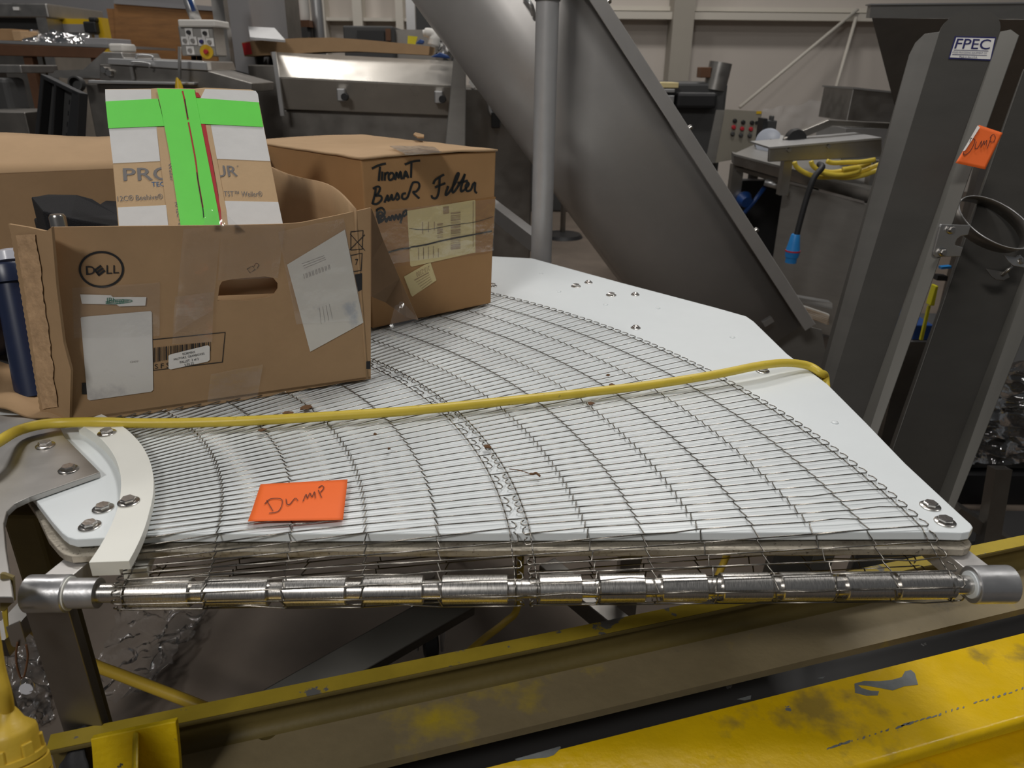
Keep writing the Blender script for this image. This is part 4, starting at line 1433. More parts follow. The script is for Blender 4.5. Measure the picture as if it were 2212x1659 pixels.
# hanging cord with its connector, bottom left
pc = thing('cord_connector', 'yellow cord hanging at the lower left with a ribbed yellow connector', 'power cord', PY(40, 1600, 0.50))
obj('cord', MB().tube(sm3([PY(-60, 1180, 0.55), PY(-25, 1320, 0.53), PY(-5, 1440, 0.51), PY(10, 1500, 0.50), PY(18, 1548, 0.50)], 6), 0.0058, 14), 'plug_yellow', pc, smooth=180)
pa, pb_ = PY(16, 1540, 0.50), PY(52, 1720, 0.47)
axp = (pb_ - pa).normalized()
Lp = (pb_ - pa).length
k = 0.00044
obj('strain_relief', MB().lathe(pa, axp, [(-0.004, 0.0062), (0.0, 0.0085), (0.008, 0.012), (0.015, 0.0195), (0.019, 0.0205), (0.026, 0.0205)], 32), 'plug_yellow', pc, smooth=50)
obj('connector_body', MB().lathe(pa + axp * 0.026, axp, [(0, 0.0205), (0.012, 0.0208), (0.0125, 0.0235), (0.018, 0.0240), (0.0185, 0.0222), (0.0195, 0.0222), (0.020, 0.0252), (0.031, 0.0258), (0.0315, 0.0235), (0.0325, 0.0235), (0.033, 0.0255), (0.10, 0.0258)], 36), 'plug_yellow', pc, smooth=50)
for k_ in range(6):
    an = k_ * math.pi / 3 + 0.2
    x_ = axp.orthogonal().normalized()
    y_ = axp.cross(x_)
    d_ = x_ * math.cos(an) + y_ * math.sin(an)
    obj('grip_rib', MB().beam(pa + axp * 0.027 + d_ * 0.0205, pa + axp * 0.044 + d_ * 0.0212, 0.009, 0.004, up=d_), 'plug_yellow', pc, bevel=0.001)

# cords on and above the floor, caster, film
tag(obj('extension_cord', MB().tube(sm3([PY(60, 1350, 1.2), PY(180, 1425, 1.15), PY(270, 1462, 1.12), PY(400, 1512, 1.08), PY(520, 1560, 1.05)], 6), 0.0115, 12), 'plug_yellow', None, smooth=180),
    'yellow cord slanting behind the left side plate of the conveyor', 'cord')
tag(obj('extension_cord', MB().tube(sm3([PY(1125, 1200, 1.5), PY(1118, 1310, 1.42), PY(1090, 1345, 1.38), PY(1045, 1380, 1.3), PY(1000, 1420, 1.25)], 6), 0.0085, 12), 'plug_yellow', None, smooth=180),
    'yellow cord curving down under the middle of the end shaft', 'cord')
tag(obj('extension_cord', MB().tube(sm3([PY(1590, 1150, 1.6), PY(1570, 1200, 1.6), PY(1545, 1260, 1.55), PY(1530, 1320, 1.5)], 6), 0.009, 12), 'plug_yellow', None, smooth=180),
    'yellow cord hanging under the belt right of centre', 'cord')
cf = PZ(930, 1400, 0.03)
cas = thing('caster', 'small dark caster wheel on the floor behind the diagonal brace', 'caster', (cf.x, cf.y, 0))
obj('wheel', MB().lathe((cf.x - 0.02, cf.y, 0.055), (1, 0.2, 0), [(0, 0.035), (0.005, 0.052), (0.035, 0.052), (0.04, 0.035)], 28), 'rubber', cas, smooth=40)
obj('fork', MB().box((cf.x - 0.035, cf.y - 0.03, 0.045), (cf.x - 0.028, cf.y + 0.03, 0.14)).box((cf.x + 0.03, cf.y - 0.03, 0.045), (cf.x + 0.037, cf.y + 0.03, 0.14)).box((cf.x - 0.05, cf.y - 0.045, 0.14), (cf.x + 0.05, cf.y + 0.045, 0.15)), 'steel_lit', cas, bevel=0.002)
obj('stem', MB().lathe((cf.x, cf.y, 0.15), (0, 0, 1), [(0, 0.02), (0.12, 0.02)], 16), 'steel', cas, smooth=40)
obj('pedal', MB().beam((cf.x + 0.03, cf.y - 0.02, 0.12), (cf.x + 0.10, cf.y + 0.02, 0.20), 0.03, 0.012), 'steel_lit', cas)


def wrap(name, label, corners, m, seed, amp=0.03, n=40, base=None):
    mb_ = MB()
    tl_, tr_, br_, bl_ = corners

    def f(a, b):
        p = (tl_ * (1 - a) + tr_ * a) * (1 - b) + (bl_ * (1 - a) + br_ * a) * b
        q_ = V((a * 5 + seed, b * 9, seed))
        return p + V((mnoise.noise(q_) * amp, abs(mnoise.noise(q_ * 1.7)) * amp * 1.5, mnoise.noise(q_ + V((7, 0, 0))) * amp))
    mb_.grid(f, n, n)
    return tag(obj(name, mb_, m, None, smooth=180), label, 'plastic film')


wrap('plastic_film', 'crumpled clear plastic film on the floor below the left end of the shaft', [PY(270, 1290, 1.55), PY(470, 1290, 1.75), PY(330, 1480, 1.35), PY(150, 1560, 1.2)], 'wrap_clear', 3)
wrap('plastic_film', 'crumpled clear plastic film behind the hanging tag at the left edge', [PY(-60, 1330, 1.5), PY(75, 1330, 1.6), PY(110, 1560, 1.3), PY(-40, 1620, 1.2)], 'wrap_clear', 9)

# ================================================================== steel pole behind the bed
a, b = PY(1183, 0, 2.3), PY(1173, 560, 2.3)
pole = thing('steel_pole', 'upright brushed steel pole right behind the white bed', 'pole', (0.09, 2.3, 0))
obj('tube', MB().lathe((a.x, 2.3, 0), (0, 0, 1), [(0, 0.0325), (a.z + 0.01, 0.0325)], 36), 'pole_silver', pole, smooth=40)
obj('collar', MB().lathe((a.x, 2.3, a.z - 0.003), (0, 0, 1), [(0, 0.036), (0.5, 0.036)], 36), 'steel_dark', pole, smooth=40)
obj('brace', MB().beam(PY(1172, 535, 2.32), PY(1040, 432, 2.75), 0.04, 0.05), 'steel_lit', pole)
obj('foot', MB().box((a.x - 0.08, 2.22, 0), (a.x + 0.08, 2.38, 0.01)), 'steel', pole)

# ================================================================== big inclined trough conveyor
sc = thing('inclined_trough', 'large round-bottomed steel conveyor trough slanting down behind the white bed', 'inclined conveyor', (0.9, 2.75, 0))
Yq = 2.75
s0, s1 = PY(1283, 0, Yq), PY(1709, 655, Yq)      # outer top edge of the lip
d = (s1 - s0).normalized()
nrm = V((0, -1, 0)).cross(d)                      # in the picture plane, square to the axis
if nrm.x < 0:
    nrm = -nrm
s0 = s0 - d * 0.9
ln = (s1 - s0).length
q_ = V((0, -1, 0))
rad = 0.20
sec = []
# coordinates: p along nrm measured from lip edge (negative = down-left), depth towards viewer
for p_, w_ in ((-0.035, 0.20), (-0.11, 0.20), (-0.24, 0.20)):
    sec.append((p_, w_))
for i in range(1, 19):
    a = i / 18 * math.pi
    sec.append((-0.24 - 0.235 * math.sin(a), 0.20 * math.cos(a)))
sec += [(-0.24, -0.20), (-0.035, -0.20)]
mb = MB().loft([[s0 + d * t + nrm * p_ + q_ * w_ for p_, w_ in sec] for t in (0, ln * 0.5, ln)], closed=False)
obj('trough_body', mb, 'steel_trough', sc, smooth=40, solid=0.004)
lip = [(0, 0.255), (-0.042, 0.255), (-0.042, 0.249), (-0.006, 0.249), (-0.006, -0.22), (0, -0.22)]
mb = MB().loft([[s0 + d * t + nrm * p_ + q_ * w_ for p_, w_ in lip] for t in (0, ln)], caps=True)
obj('cover_lip', mb, 'steel_trough', sc, bevel=0.002)
for t in (0.42, 0.63, 0.82):
    p = s0 + d * ln * t + nrm * 0.0 + q_ * 0.2
    obj('clamp_bolt', MB().lathe(p, nrm, [(0, 0.009), (0.014, 0.009), (0.018, 0.005)], 12), 'washer', sc, smooth=40)
# inlet box at the low end
e0 = s1
mb = MB().hexa([PY(1668, 760, 2.62), PY(1790, 800, 2.62), PY(1790, 800, 3.0), PY(1668, 760, 3.0), PY(1688, 690, 2.62), PY(1775, 712, 2.62), PY(1775, 712, 3.0), PY(1688, 690, 3.0)])
obj('inlet_box', mb, 'steel_satin', sc, bevel=0.002)
obj('handle', MB().beam(PY(1648, 700, 2.5), PY(1668, 688, 2.5), 0.02, 0.02), 'steel_lit', sc)
for x in (1700, 1770):
    p = PY(x, 760, 2.9)
    obj('leg', MB().box((p.x - 0.025, p.y - 0.025, 0), (p.x + 0.025, p.y + 0.025, p.z)), 'steel', sc)
p = s0 + d * 0.5
obj('leg', MB().box((p.x - 0.03, Yq - 0.03, 0), (p.x + 0.03, Yq + 0.03, p.z - 0.25)), 'steel', sc) if False else None
# curved lifting handle near the pole
obj('lifting_eye', MB().tube(sm3([PY(1130, -8, 2.53), PY(1146, 10, 2.5), PY(1152, 30, 2.53)], 6), 0.008, 10), 'steel_lit', sc, smooth=180)

# ================================================================== two tilted chutes on the right


def chute(name, label, Y0, Y1, lines, y0, y1, m_panel, m_left, m_right, arch=None):
    """lines: four (x at y0, x at y1) picture columns of outer left, left bend, right bend, outer right; depth Y0 at y0, Y1 at y1"""
    c = thing(name, label, 'chute', (PY(lines[1][1], y1, Y1).x, Y1, 0))
    off = (0.055, 0.0, 0.0, -0.03)
    top = [PY(l[0], y0 + (8 if i in (0, 3) else 0), Y0 + off[i]) for i, l in enumerate(lines)]
    bot = [PY(l[1], y1, Y1 + off[i]) for i, l in enumerate(lines)]
    # carry on down to the floor along the slope
    ext_ = [b + (b - t) * (max(0.0, (b.z - 0.02) / max(1e-3, (t.z - b.z)))) for t, b in zip(top, bot)]
    panel = [top[1], top[2], ext_[2], ext_[1]]
    pn_ = (panel[1] - panel[0]).cross(panel[3] - panel[0]).normalized()
    if pn_.y > 0:
        pn_ = -pn_
    outline_ = list(panel)
    if arch:
        cx_ = (panel[0] + panel[1]) / 2
        hx_ = (panel[1] - panel[0]) / 2
        hy_ = (panel[0] - panel[3]).normalized() * arch
        outline_ = [cx_ + hx_ * math.cos(R(a)) + hy_ * math.sin(R(a)) for a in range(180, -1, -12)] + [panel[2], panel[3]]
    obj('panel', MB().prism(outline_, -pn_ * 0.004), m_panel, c)
    for i, j, m in ((0, 1, m_left), (2, 3, m_right)):
        t0, t1, b0, b1 = top[i], top[j], ext_[i], ext_[j]
        if i == 0:
            pts_ = [t0 + (b0 - t0) * 0.03, t0.lerp(t1, 0.12) + (b0 - t0) * 0.012, t0.lerp(t1, 0.4), t1, b1, b0]
        else:
            pts_ = [t0, t0.lerp(t1, 0.5) + (t0 - b0) * 0.006, t1, b1, b0]
        nn = (t1 - t0).cross(b0 - t0).normalized()
        obj('flange', MB().prism(pts_, nn * 0.004 * (1 if nn.y > 0 else -1)), m, c, bevel=0.0015)
    return c, Plane(panel[0], pn_), top, ext_


L1 = ((1975, 1770), (2030, 1808), (2160, 1900), (2202, 1945))
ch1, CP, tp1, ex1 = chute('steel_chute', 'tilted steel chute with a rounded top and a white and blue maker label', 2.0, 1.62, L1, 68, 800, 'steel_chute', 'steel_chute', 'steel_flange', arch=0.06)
frm = Plane((tp1[2] + tp1[3]) / 2, (ex1[2] - tp1[2]).cross(tp1[3] - tp1[2]))
lft = Plane((tp1[0] + tp1[1]) / 2, (ex1[0] - tp1[0]).cross(tp1[1] - tp1[0]))
holes = MB()
for x, y in ((1911, 363), (1899, 408), (1885, 453), (1872, 497), (1858, 540)):
    p = lft.at(x, y, 0.0012)
    holes.lathe(p - lft.n * 0.0005, lft.n, [(0, 0.0065), (0.0008, 0.0065)], 14)
for x, y in ((2076, 397), (2058, 447)):
    p = frm.at(x, y, 0.0012)
    holes.lathe(p - frm.n * 0.0005, frm.n, [(0, 0.0065), (0.0008, 0.0065)], 14)
obj('bolt_hole', holes, 'black_print', ch1)
lb = obj('maker_label', MB().prism(pq(CP, [(2063, 78), (2152, 80), (2141, 131), (2049, 127)], 0.0012), -CP.n * 0.0006), 'navy_print', ch1)
obj('label_face', MB().prism(pq(CP, [(2066, 81), (2149, 83), (2139, 128), (2052, 124)], 0.0018), -CP.n * 0.0004), 'label_plain', lb)
mb = MB()
text_on(mb, 'FPEC', pq(CP, [(2068, 83), (2141, 85), (2137, 107), (2061, 105)], 0.0024))
text_on(mb, 'FPEC', pq(CP, [(2068.8, 83.5), (2141.8, 85.5), (2137.8, 106.5), (2061.8, 104.5)], 0.0025))
text_on(mb, 'FOOD PROCESSING EQUIPMENT CO.', pq(CP, [(2058, 111), (2133, 113), (2132, 117.5), (2057, 115.5)], 0.0024))
text_on(mb, 'Made in the U.S.A.', pq(CP, [(2073, 120), (2112, 121), (2111, 126), (2072, 125)], 0.0024))
for (x0, y0_, x1, y1_) in ((2060, 107.5, 2135, 109.5), (2057, 117, 2132, 119)):
    mb.poly(pq(CP, [(x0, y0_), (x1, y1_), (x1, y1_ + 1.2), (x0, y0_ + 1.2)], 0.0024))
obj('label_text', mb, 'navy_print', lb)
# slotted bracket with two bolts
FB = Plane(frm.at(2030, 520), (0.15, -1, 0.1))
UZ = lambda x, y: (1980 + x * 232 / 1480, 380 + y * 260 / 1659)
bpts = [(345, 665), (750, 680), (710, 815), (610, 830), (560, 870), (535, 920), (535, 955), (570, 965), (645, 985), (605, 1110), (260, 1120), (235, 1090), (235, 1050), (325, 700)]
br = obj('slotted_bracket', MB().prism([FB.at(*UZ(*p), 0.03) for p in bpts], -FB.n * 0.007), 'steel_lit', ch1, bevel=0.0015)
for x, y in ((470, 740), (355, 1050)):
    bolt(br, FB.at(*UZ(x, y), 0.031), 0.010, 0.0075, 0.008, n=FB.n)
q = [PY(2112, 272, 1.80), PY(2166, 287, 1.80), PY(2128, 366, 1.74), PY(2064, 352, 1.74)]
nq = (q[1] - q[0]).cross(q[3] - q[0]).normalized()
if nq.y > 0:
    nq = -nq
nt2, nf2 = note('paper_note', 'orange paper note stuck on the steel chute below the maker label', q, nq, lambda a, b: 0.004 * (1 - a) * (1 - b))
N2 = Plane(q[0], nq)
mb = MB()
z1 = lambda x, y: (1592 + x * 0.28029, y * 0.28029)
ln2 = [[(1805, 1060), (1790, 1110)], [(1800, 1065), (1835, 1080), (1800, 1160), (1755, 1195), (1745, 1170)], [(1845, 1090), (1835, 1140), (1855, 1140), (1885, 1085)], [(1885, 1085), (1880, 1130)],
       [(1885, 1130), (1905, 1085), (1905, 1115), (1925, 1080), (1922, 1120)], [(1960, 1055), (1928, 1145)], [(1950, 1060), (1975, 1035), (1992, 1060), (1975, 1095), (1945, 1085)]]
strokes(mb, N2, [[z1(*p) for p in l] for l in ln2], 1.4, 0.006)
obj('pen_writing', mb, 'ink_pen', nt2)
obj('folded_corner', MB().prism([N2.at(2112, 271, 0.004), N2.at(2117, 275, 0.007), N2.at(2085, 325, 0.007), N2.at(2080, 326, 0.004)], -nq * 0.0005), 'paper_grey', nt2)

L2 = ((2210, 1955), (2214, 1962), (2380, 2100), (2440, 2150))
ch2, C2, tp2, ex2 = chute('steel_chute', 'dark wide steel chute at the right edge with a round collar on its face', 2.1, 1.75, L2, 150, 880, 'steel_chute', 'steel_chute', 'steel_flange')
# round collar with a clamp
RC = PY(2152, 479, 1.84)
axr = V((0.35, -0.55, 0.85)).normalized()
ex_, ey_ = PY(2215, 548, 1.62) - RC, None
axr = (C2.n * 0.55 + V((0, 0, 1)) * 0.8).normalized()
mb = MB()
n = 40
u_ = (PY(2230, 527, 1.79) - RC)
v_ = (PY(2126, 512, 1.78) - RC)
rim = [RC + u_ * math.cos(i * 2 * math.pi / n) + v_ * math.sin(i * 2 * math.pi / n) for i in range(n)]
axr = u_.cross(v_).normalized()
if axr.z < 0:
    axr = -axr
mb.loft([rim, [p - C2.n * 0.05 for p in rim]])
col = obj('round_collar', mb, 'steel_dark', ch2, smooth=180, solid=0.002)
obj('collar_rim', MB().tube(rim, 0.0016, 6, closed=True), 'steel_lit', col, smooth=180)
cl = Plane(PY(2190, 565, 1.80), (0.1, -1, 0.5))
cw = obj('clamp', MB().prism(pq(cl, [UZ(1200, 1085), UZ(1360, 1120), UZ(1430, 1085), UZ(1500, 1150), UZ(1500, 1265), UZ(1340, 1235), UZ(1275, 1180)]), -cl.n * 0.004), 'steel_lit', ch2, bevel=0.001)
bolt(cw, cl.at(*UZ(1440, 1175), 0.001), 0.008, 0.007, 0.007, n=cl.n)
obj('clamp', MB().prism(pq(cl, [UZ(955, 1280), UZ(1200, 1320), UZ(1250, 1300), UZ(1285, 1400), UZ(1200, 1440), UZ(1100, 1430), UZ(1040, 1390)], -0.02), -cl.n * 0.003), 'steel_dark', ch2, bevel=0.001)
obj('clamp_rod', MB().tube([cl.at(*UZ(1320, 1240), -0.002), cl.at(*UZ(1180, 1370), -0.02)], 0.004, 8), 'steel', ch2, smooth=180)

# hopper at the upper right
hp = thing('steel_hopper', 'large square steel hopper overhanging at the upper right corner', 'hopper', PY(2150, 100, 3.0))
Yh = 3.0
mb = MB()
tl_, tr_ = PY(1880, 10, Yh), PY(2600, 2, Yh - 0.15)
obj('rim_band', MB().prism([PY(1882, 11, Yh), PY(2600, 4, Yh), PY(2600, 46, Yh), PY(1878, 38, Yh)], (0, 0.03, 0)), 'steel_satin', hp)
obj('rim_top', MB().prism([PY(1880, 8, Yh - 0.01), PY(2600, 1, Yh - 0.01), PY(2600, 4, Yh - 0.01), PY(1880, 11, Yh - 0.01)], (0, 0.04, 0)), 'steel_lit', hp)
t_ = [PY(1884, 38, Yh), PY(2600, 46, Yh), PY(2600, 46, Yh) + V((0, 1.1, 0)), PY(1884, 38, Yh) + V((0.75, 1.1, 0))]
cxy = (t_[0] + t_[2]) / 2
zb_ = 1.05
b_ = [V((cxy.x - 0.12, cxy.y - 0.12, zb_)), V((cxy.x + 0.12, cxy.y - 0.12, zb_)), V((cxy.x + 0.12, cxy.y + 0.12, zb_)), V((cxy.x - 0.12, cxy.y + 0.12, zb_))]
obj('hopper_wall', MB().loft([t_, b_]), 'steel_dark', hp, solid=0.004)
for p in (t_[1], t_[2]):
    obj('leg', MB().box((p.x - 0.03, p.y - 0.03, 0), (p.x + 0.03, p.y + 0.03, p.z)), 'steel', hp)

# wrapped pallet and dark frame at the right edge
p0, p1 = PY(2100, 900, 2.3), PY(2420, 900, 2.3)
pal = thing('wrapped_load', 'dark load wrapped in clear stretch film at the right edge', 'wrapped pallet', ((p0.x + p1.x) / 2, 2.6, 0))
obj('load', MB().box((p0.x + 0.03, 2.35, 0.13), (p1.x, 3.0, PY(2180, 800, 2.35).z)), 'charcoal', pal, bevel=0.01)
obj('pallet', MB().box((p0.x, 2.32, 0.0), (p1.x, 3.0, 0.12)), 'black_plastic', pal)
mb = MB()
a, b = PY(2060, 790, 2.25), PY(2420, 1010, 2.25)


def sw(x, y):
    p = V((a.x + (b.x - a.x) * x, 2.27, a.z + (b.z - a.z) * y))
    q2 = V((x * 7, y * 16, 5))
    return p + V((0, 0.05 * mnoise.noise(q2) + 0.03 * mnoise.noise(q2 * 2.3), 0.03 * mnoise.noise(q2 + V((3, 3, 3)))))


mb.grid(sw, 46, 46)
obj('stretch_film', mb, 'wrap_dark', pal, smooth=180)
df = thing('steel_stand', 'black steel frame stand low at the right edge', 'frame', (PY(2150, 1150, 1.9).x, 1.95, 0))
obj('post', MB().beam(PY(2160, 1010, 1.95), PY(2130, 1190, 1.9), 0.05, 0.04, up=(0, 1, 0)), 'steel_dark', df)
obj('rail', MB().beam(PY(2060, 1100, 1.95), PY(2240, 1215, 1.9), 0.045, 0.04), 'steel_dark', df)
c0 = PY(2120, 1190, 1.9)
obj('base', MB().box((c0.x - 0.3, 1.85, 0), (c0.x + 0.6, 2.2, 0.05)), 'black_paint_steel', df)
obj('post', MB().box((c0.x - 0.02, 1.9, 0.04), (c0.x + 0.03, 1.95, c0.z)), 'black_paint_steel', df)
# things glimpsed between the chutes
tl1 = thing('yellow_tool', 'yellow handled tool glimpsed between the two steel chutes', 'tool', PY(2010, 640, 2.4))
obj('handle', MB().prism([PY(2022, 618, 2.4), PY(2028, 618, 2.4), PY(2019, 661, 2.4), PY(2009, 661, 2.4)], (0, 0.03, 0)), 'yellow_tool', tl1, bevel=0.003)
obj('strap', MB().prism([PY(2006, 661, 2.42), PY(2011, 661, 2.42), PY(1994, 735, 2.42), PY(1988, 735, 2.42)], (0, 0.01, 0)), 'yellow_tool', tl1)
obj('head', MB().prism([PY(2026, 595, 2.42), PY(2048, 597, 2.42), PY(2046, 607, 2.42), PY(2024, 606, 2.42)], (0, 0.03, 0)), 'black_plastic', tl1)
obj('clip', MB().prism([PY(2034, 577, 2.42), PY(2056, 575, 2.42), PY(2055, 580, 2.42), PY(2034, 582, 2.42)], (0, 0.02, 0)), 'blue_plastic', tl1)
bx_ = thing('bin', 'small navy bin glimpsed low between the two steel chutes', 'bin', PY(1990, 740, 2.6))
a = PY(1978, 702, 2.5)
b = PY(2010, 735, 2.5)
obj('tub', MB().box((a.x, 2.5, b.z), (b.x, 2.7, a.z)), 'navy_plastic', bx_, bevel=0.004)
obj('stand', MB().box((a.x - 0.04, 2.48, 0), (b.x + 0.05, 2.75, b.z)), 'steel_dark', bx_)

# ================================================================== far machines
def bxp(mb, x0, y0, x1, y1, Y, dep, floor=False):
    ym = (y0 + y1) / 2
    a, b = PY(x0, ym, Y), PY(x1, ym, Y)
    zt, zb_ = PY((x0 + x1) / 2, y0, Y).z, PY((x0 + x1) / 2, y1, Y).z
    if floor:
        zb_ = 0.0
    return mb.box((a.x, Y, zb_), (b.x, Y + dep, zt))


def face(mb, pts, Y, dep):
    return mb.prism([PY(x, y, Y) for x, y in pts], (0, dep, 0))


def legs_to_floor(parent, pts, w_=0.05, m='steel_dark'):
    for p in pts:
        obj('leg', MB().box((p.x - w_ / 2, p.y - w_ / 2, 0), (p.x + w_ / 2, p.y + w_ / 2, p.z)), m, parent)


# ---- steel vat with slanted hood in the middle, long flat carton on it
vt = thing('steel_vat', 'wide stainless steel vat with a slanted hood behind the closed box', 'vat', PY(790, 300, 4.2))
Y = 4.2
obj('hood', MB().hexa([PY(600, 166, Y), PY(985, 186, Y), PY(985, 186, Y + 0.9), PY(600, 166, Y + 0.9), PY(583, 112, Y + 0.22), PY(985, 132, Y + 0.22), PY(985, 132, Y + 0.9), PY(583, 112, Y + 0.9)]), 'steel_vat', vt, bevel=0.004)
obj('front_panel', MB().hexa([PY(615, 236, Y + 0.06), PY(985, 250, Y + 0.06), PY(985, 250, Y + 0.9), PY(615, 236, Y + 0.9), PY(600, 167, Y + 0.002), PY(985, 187, Y + 0.002), PY(985, 187, Y + 0.9), PY(600, 167, Y + 0.9)]), 'steel_vat', vt, bevel=0.004)
p = MB()
bxp(p, 615, 240, 985, 420, Y + 0.10, 0.75, floor=True)
obj('tank', p, 'steel_dark', vt, bevel=0.004)
obj('end_post', MB().hexa([PY(960, 330, Y - 0.05), PY(1005, 330, Y - 0.05), PY(1005, 330, Y + 0.1), PY(960, 330, Y + 0.1), PY(980, 122, Y - 0.05), PY(1007, 132, Y - 0.05), PY(1007, 132, Y + 0.1), PY(980, 122, Y + 0.1)]), 'steel_satin', vt, bevel=0.004)
obj('end_cover', MB().hexa([PY(980, 122, Y - 0.05), PY(1007, 132, Y - 0.05), PY(1007, 132, Y + 0.9), PY(980, 122, Y + 0.9), PY(978, 90, Y - 0.05), PY(985, 98, Y - 0.05), PY(985, 98, Y + 0.9), PY(978, 90, Y + 0.9)]), 'steel_satin', vt)
obj('side_rib', MB().beam(PY(592, 112, Y - 0.02), PY(611, 250, Y - 0.02), 0.02, 0.02), 'steel_lit', vt)
for x, y in ((738, 205), (948, 210)):
    obj('latch', MB().box((PY(x - 9, y, Y).x, Y - 0.02, PY(x, y + 14, Y).z), (PY(x + 9, y, Y).x, Y + 0.03, PY(x, y - 14, Y).z)), 'steel_lit', vt, bevel=0.006)
    obj('latch_knob', MB().lathe(PY(x + 8, y + 4, Y - 0.02), (0, -1, 0), [(0, 0.02), (0.03, 0.018)], 14), 'black_plastic', vt, smooth=40)
obj('lid_flap', MB().prism([PY(536, 57, Y + 0.3), PY(593, 60, Y + 0.3), PY(616, 86, Y + 0.1), PY(540, 80, Y + 0.1)], (0, 0.0, -0.012)), 'steel_lit', vt)
dk = MB()
bxp(dk, 990, 190, 1150, 400, Y + 0.35, 0.8, floor=True)
obj('drive_cabinet', dk, 'steel_dark', vt, bevel=0.01)
obj('warning_label', MB().prism([PY(x, y, Y + 0.345) for x, y in ((1012, 178), (1020, 163), (1037, 178), (1022, 191))], (0, 0.003, 0)), 'label_plain', vt)
obj('cable', MB().tube(sm3([PY(1042, 176, Y + 0.3), PY(1053, 190, Y + 0.3), PY(1058, 240, Y + 0.3), PY(1066, 248, Y + 0.3)], 5), 0.012, 8), 'steel_lit', vt, smooth=180)
obj('switch', MB().box((PY(1058, 262, Y).x, Y + 0.27, PY(1060, 285, Y).z), (PY(1078, 262, Y).x, Y + 0.36, PY(1060, 248, Y).z)), 'black_plastic', vt, bevel=0.005)
ct = thing('long_carton', 'long flat brown carton with a red label on its end lying across the steel vat', 'cardboard box', PY(720, 130, Y))
top = [(522, 92), (540, 89), (645, 82), (718, 81), (790, 86), (865, 93), (928, 100)]
bot = [(528, 122), (545, 121), (610, 117), (700, 112), (770, 111), (850, 115), (926, 119)]
mb = MB().loft([[PY(*t, Y + 0.24), PY(*t, Y + 0.24) + V((0, 0.3, 0)), PY(*b, Y + 0.24) + V((0, 0.3, 0)), PY(*b, Y + 0.24)] for t, b in zip(top, bot)], caps=True)
cb = obj('carton_body', mb, 'card', ct)
obj('end_label', MB().prism([PY(x, y, Y + 0.238) for x, y in ((523, 94), (540, 91), (545, 117), (528, 119))], (0, -0.003, 0)), 'red_print', cb)

# bits on top of the vat at its right end
gl = thing('work_glove', 'pale work glove lying on the right end of the steel vat', 'glove', PY(930, 90, Y + 0.4))
obj('palm', MB().tube(sm3([PY(914, 72, Y + 0.3), PY(926, 71, Y + 0.3), PY(938, 76, Y + 0.3), PY(936, 98, Y + 0.3)], 5), [0.018] * 3 + [0.026] * 8 + [0.032] * 5, 10), 'white_plastic', gl, smooth=180)
tag(obj('yellow_pad', MB().prism([PY(881, 77, Y + 0.42), PY(902, 79, Y + 0.42), PY(897, 96, Y + 0.42), PY(880, 94, Y + 0.42)], (0, 0.01, 0)), 'yellow_tool', None), 'yellow note pad among the bits on the steel vat', 'note pad')
tag(obj('blue_rag', MB().prism([PY(897, 94, Y + 0.38), PY(908, 84, Y + 0.38), PY(916, 88, Y + 0.38), PY(914, 96, Y + 0.38)], (0, 0.04, 0)), 'navy_plastic', None, bevel=0.006), 'blue rag between the yellow pad and the glove on the vat', 'rag')
tag(obj('blue_rag', MB().prism([PY(930, 123, Y + 0.1), PY(950, 113, Y + 0.1), PY(968, 120, Y + 0.1), PY(972, 127, Y + 0.1)], (0, 0.05, 0)), 'navy_plastic', None, bevel=0.006), 'blue rag on the rim of the vat just left of its end post', 'rag')
wp_ = wrap('plastic_film', 'clear plastic film hanging over the right end of the steel vat', [PY(938, 60, Y + 0.5), PY(958, 55, Y + 0.5), PY(984, 122, Y + 0.2), PY(945, 120, Y + 0.2)], 'wrap_clear', 4, 0.05, 16)

# tall grey cabinet behind, left of the vat
tc = thing('tall_cabinet', 'tall satin steel cabinet behind the control box, left of the vat', 'cabinet', PY(505, 200, 4.6))
mb = MB()
bxp(mb, 464, -60, 545, 160, 4.6, 0.7, floor=True)
obj('cabinet_body', mb, 'grey_panel', tc, bevel=0.01)
mb = MB()
bxp(mb, 545, 140, 612, 320, 4.4, 0.6, floor=True)
obj('side_cabinet', mb, 'steel_dark', tc, bevel=0.006)
obj('dark_opening', face(MB(), [(472, 142), (545, 162), (545, 188), (472, 178)], 4.58, 0.02), 'black_plastic', tc)
tc2 = thing('tall_cabinet', 'dark tall cabinet partly hidden by the left grey one, above the long carton', 'cabinet', PY(565, 60, 5.2))
mb = MB()
bxp(mb, 536, -60, 592, 70, 5.2, 0.6, floor=True)
obj('cabinet_body', mb, 'steel_dark', tc2, bevel=0.01)
# gas-bottle like tubes with red one on a rusty rack
for i, (x0, x1, m, lab) in enumerate(((611, 630, 'white_plastic', 'pale upright tube left of the red tube, far behind the long carton'), (634, 645, 'red_plastic', 'dark red upright tube between two pale tubes far behind'),
                                      (646, 668, 'white_plastic', 'pale upright tube right of the red tube, far behind'), (672, 697, 'steel_lit', 'grey upright tube standing against the first wall column'))):
    a, b = PY(x0, 20, 6.4), PY(x1, 20, 6.4)
    zb_ = PY(640, 44, 6.4).z if i < 3 else 0.0
    tag(obj('upright_tube', MB().lathe(((a.x + b.x) / 2, 6.4, zb_), (0, 0, 1), [(0, (b.x - a.x) / 2), (0.7 if i < 3 else 2.7, (b.x - a.x) / 2)], 16), m, None, smooth=40), lab, 'tube')
rk = thing('rusty_rack', 'rusty brown rack carrying the pale and red tubes', 'rack', PY(640, 60, 6.4))
mb = MB()
bxp(mb, 596, 43, 668, 58, 6.25, 0.35)
obj('shelf', mb, 'rust', rk)
mb = MB()
bxp(mb, 600, 58, 664, 90, 6.25, 0.3)
obj('drawer', mb, 'charcoal', rk)
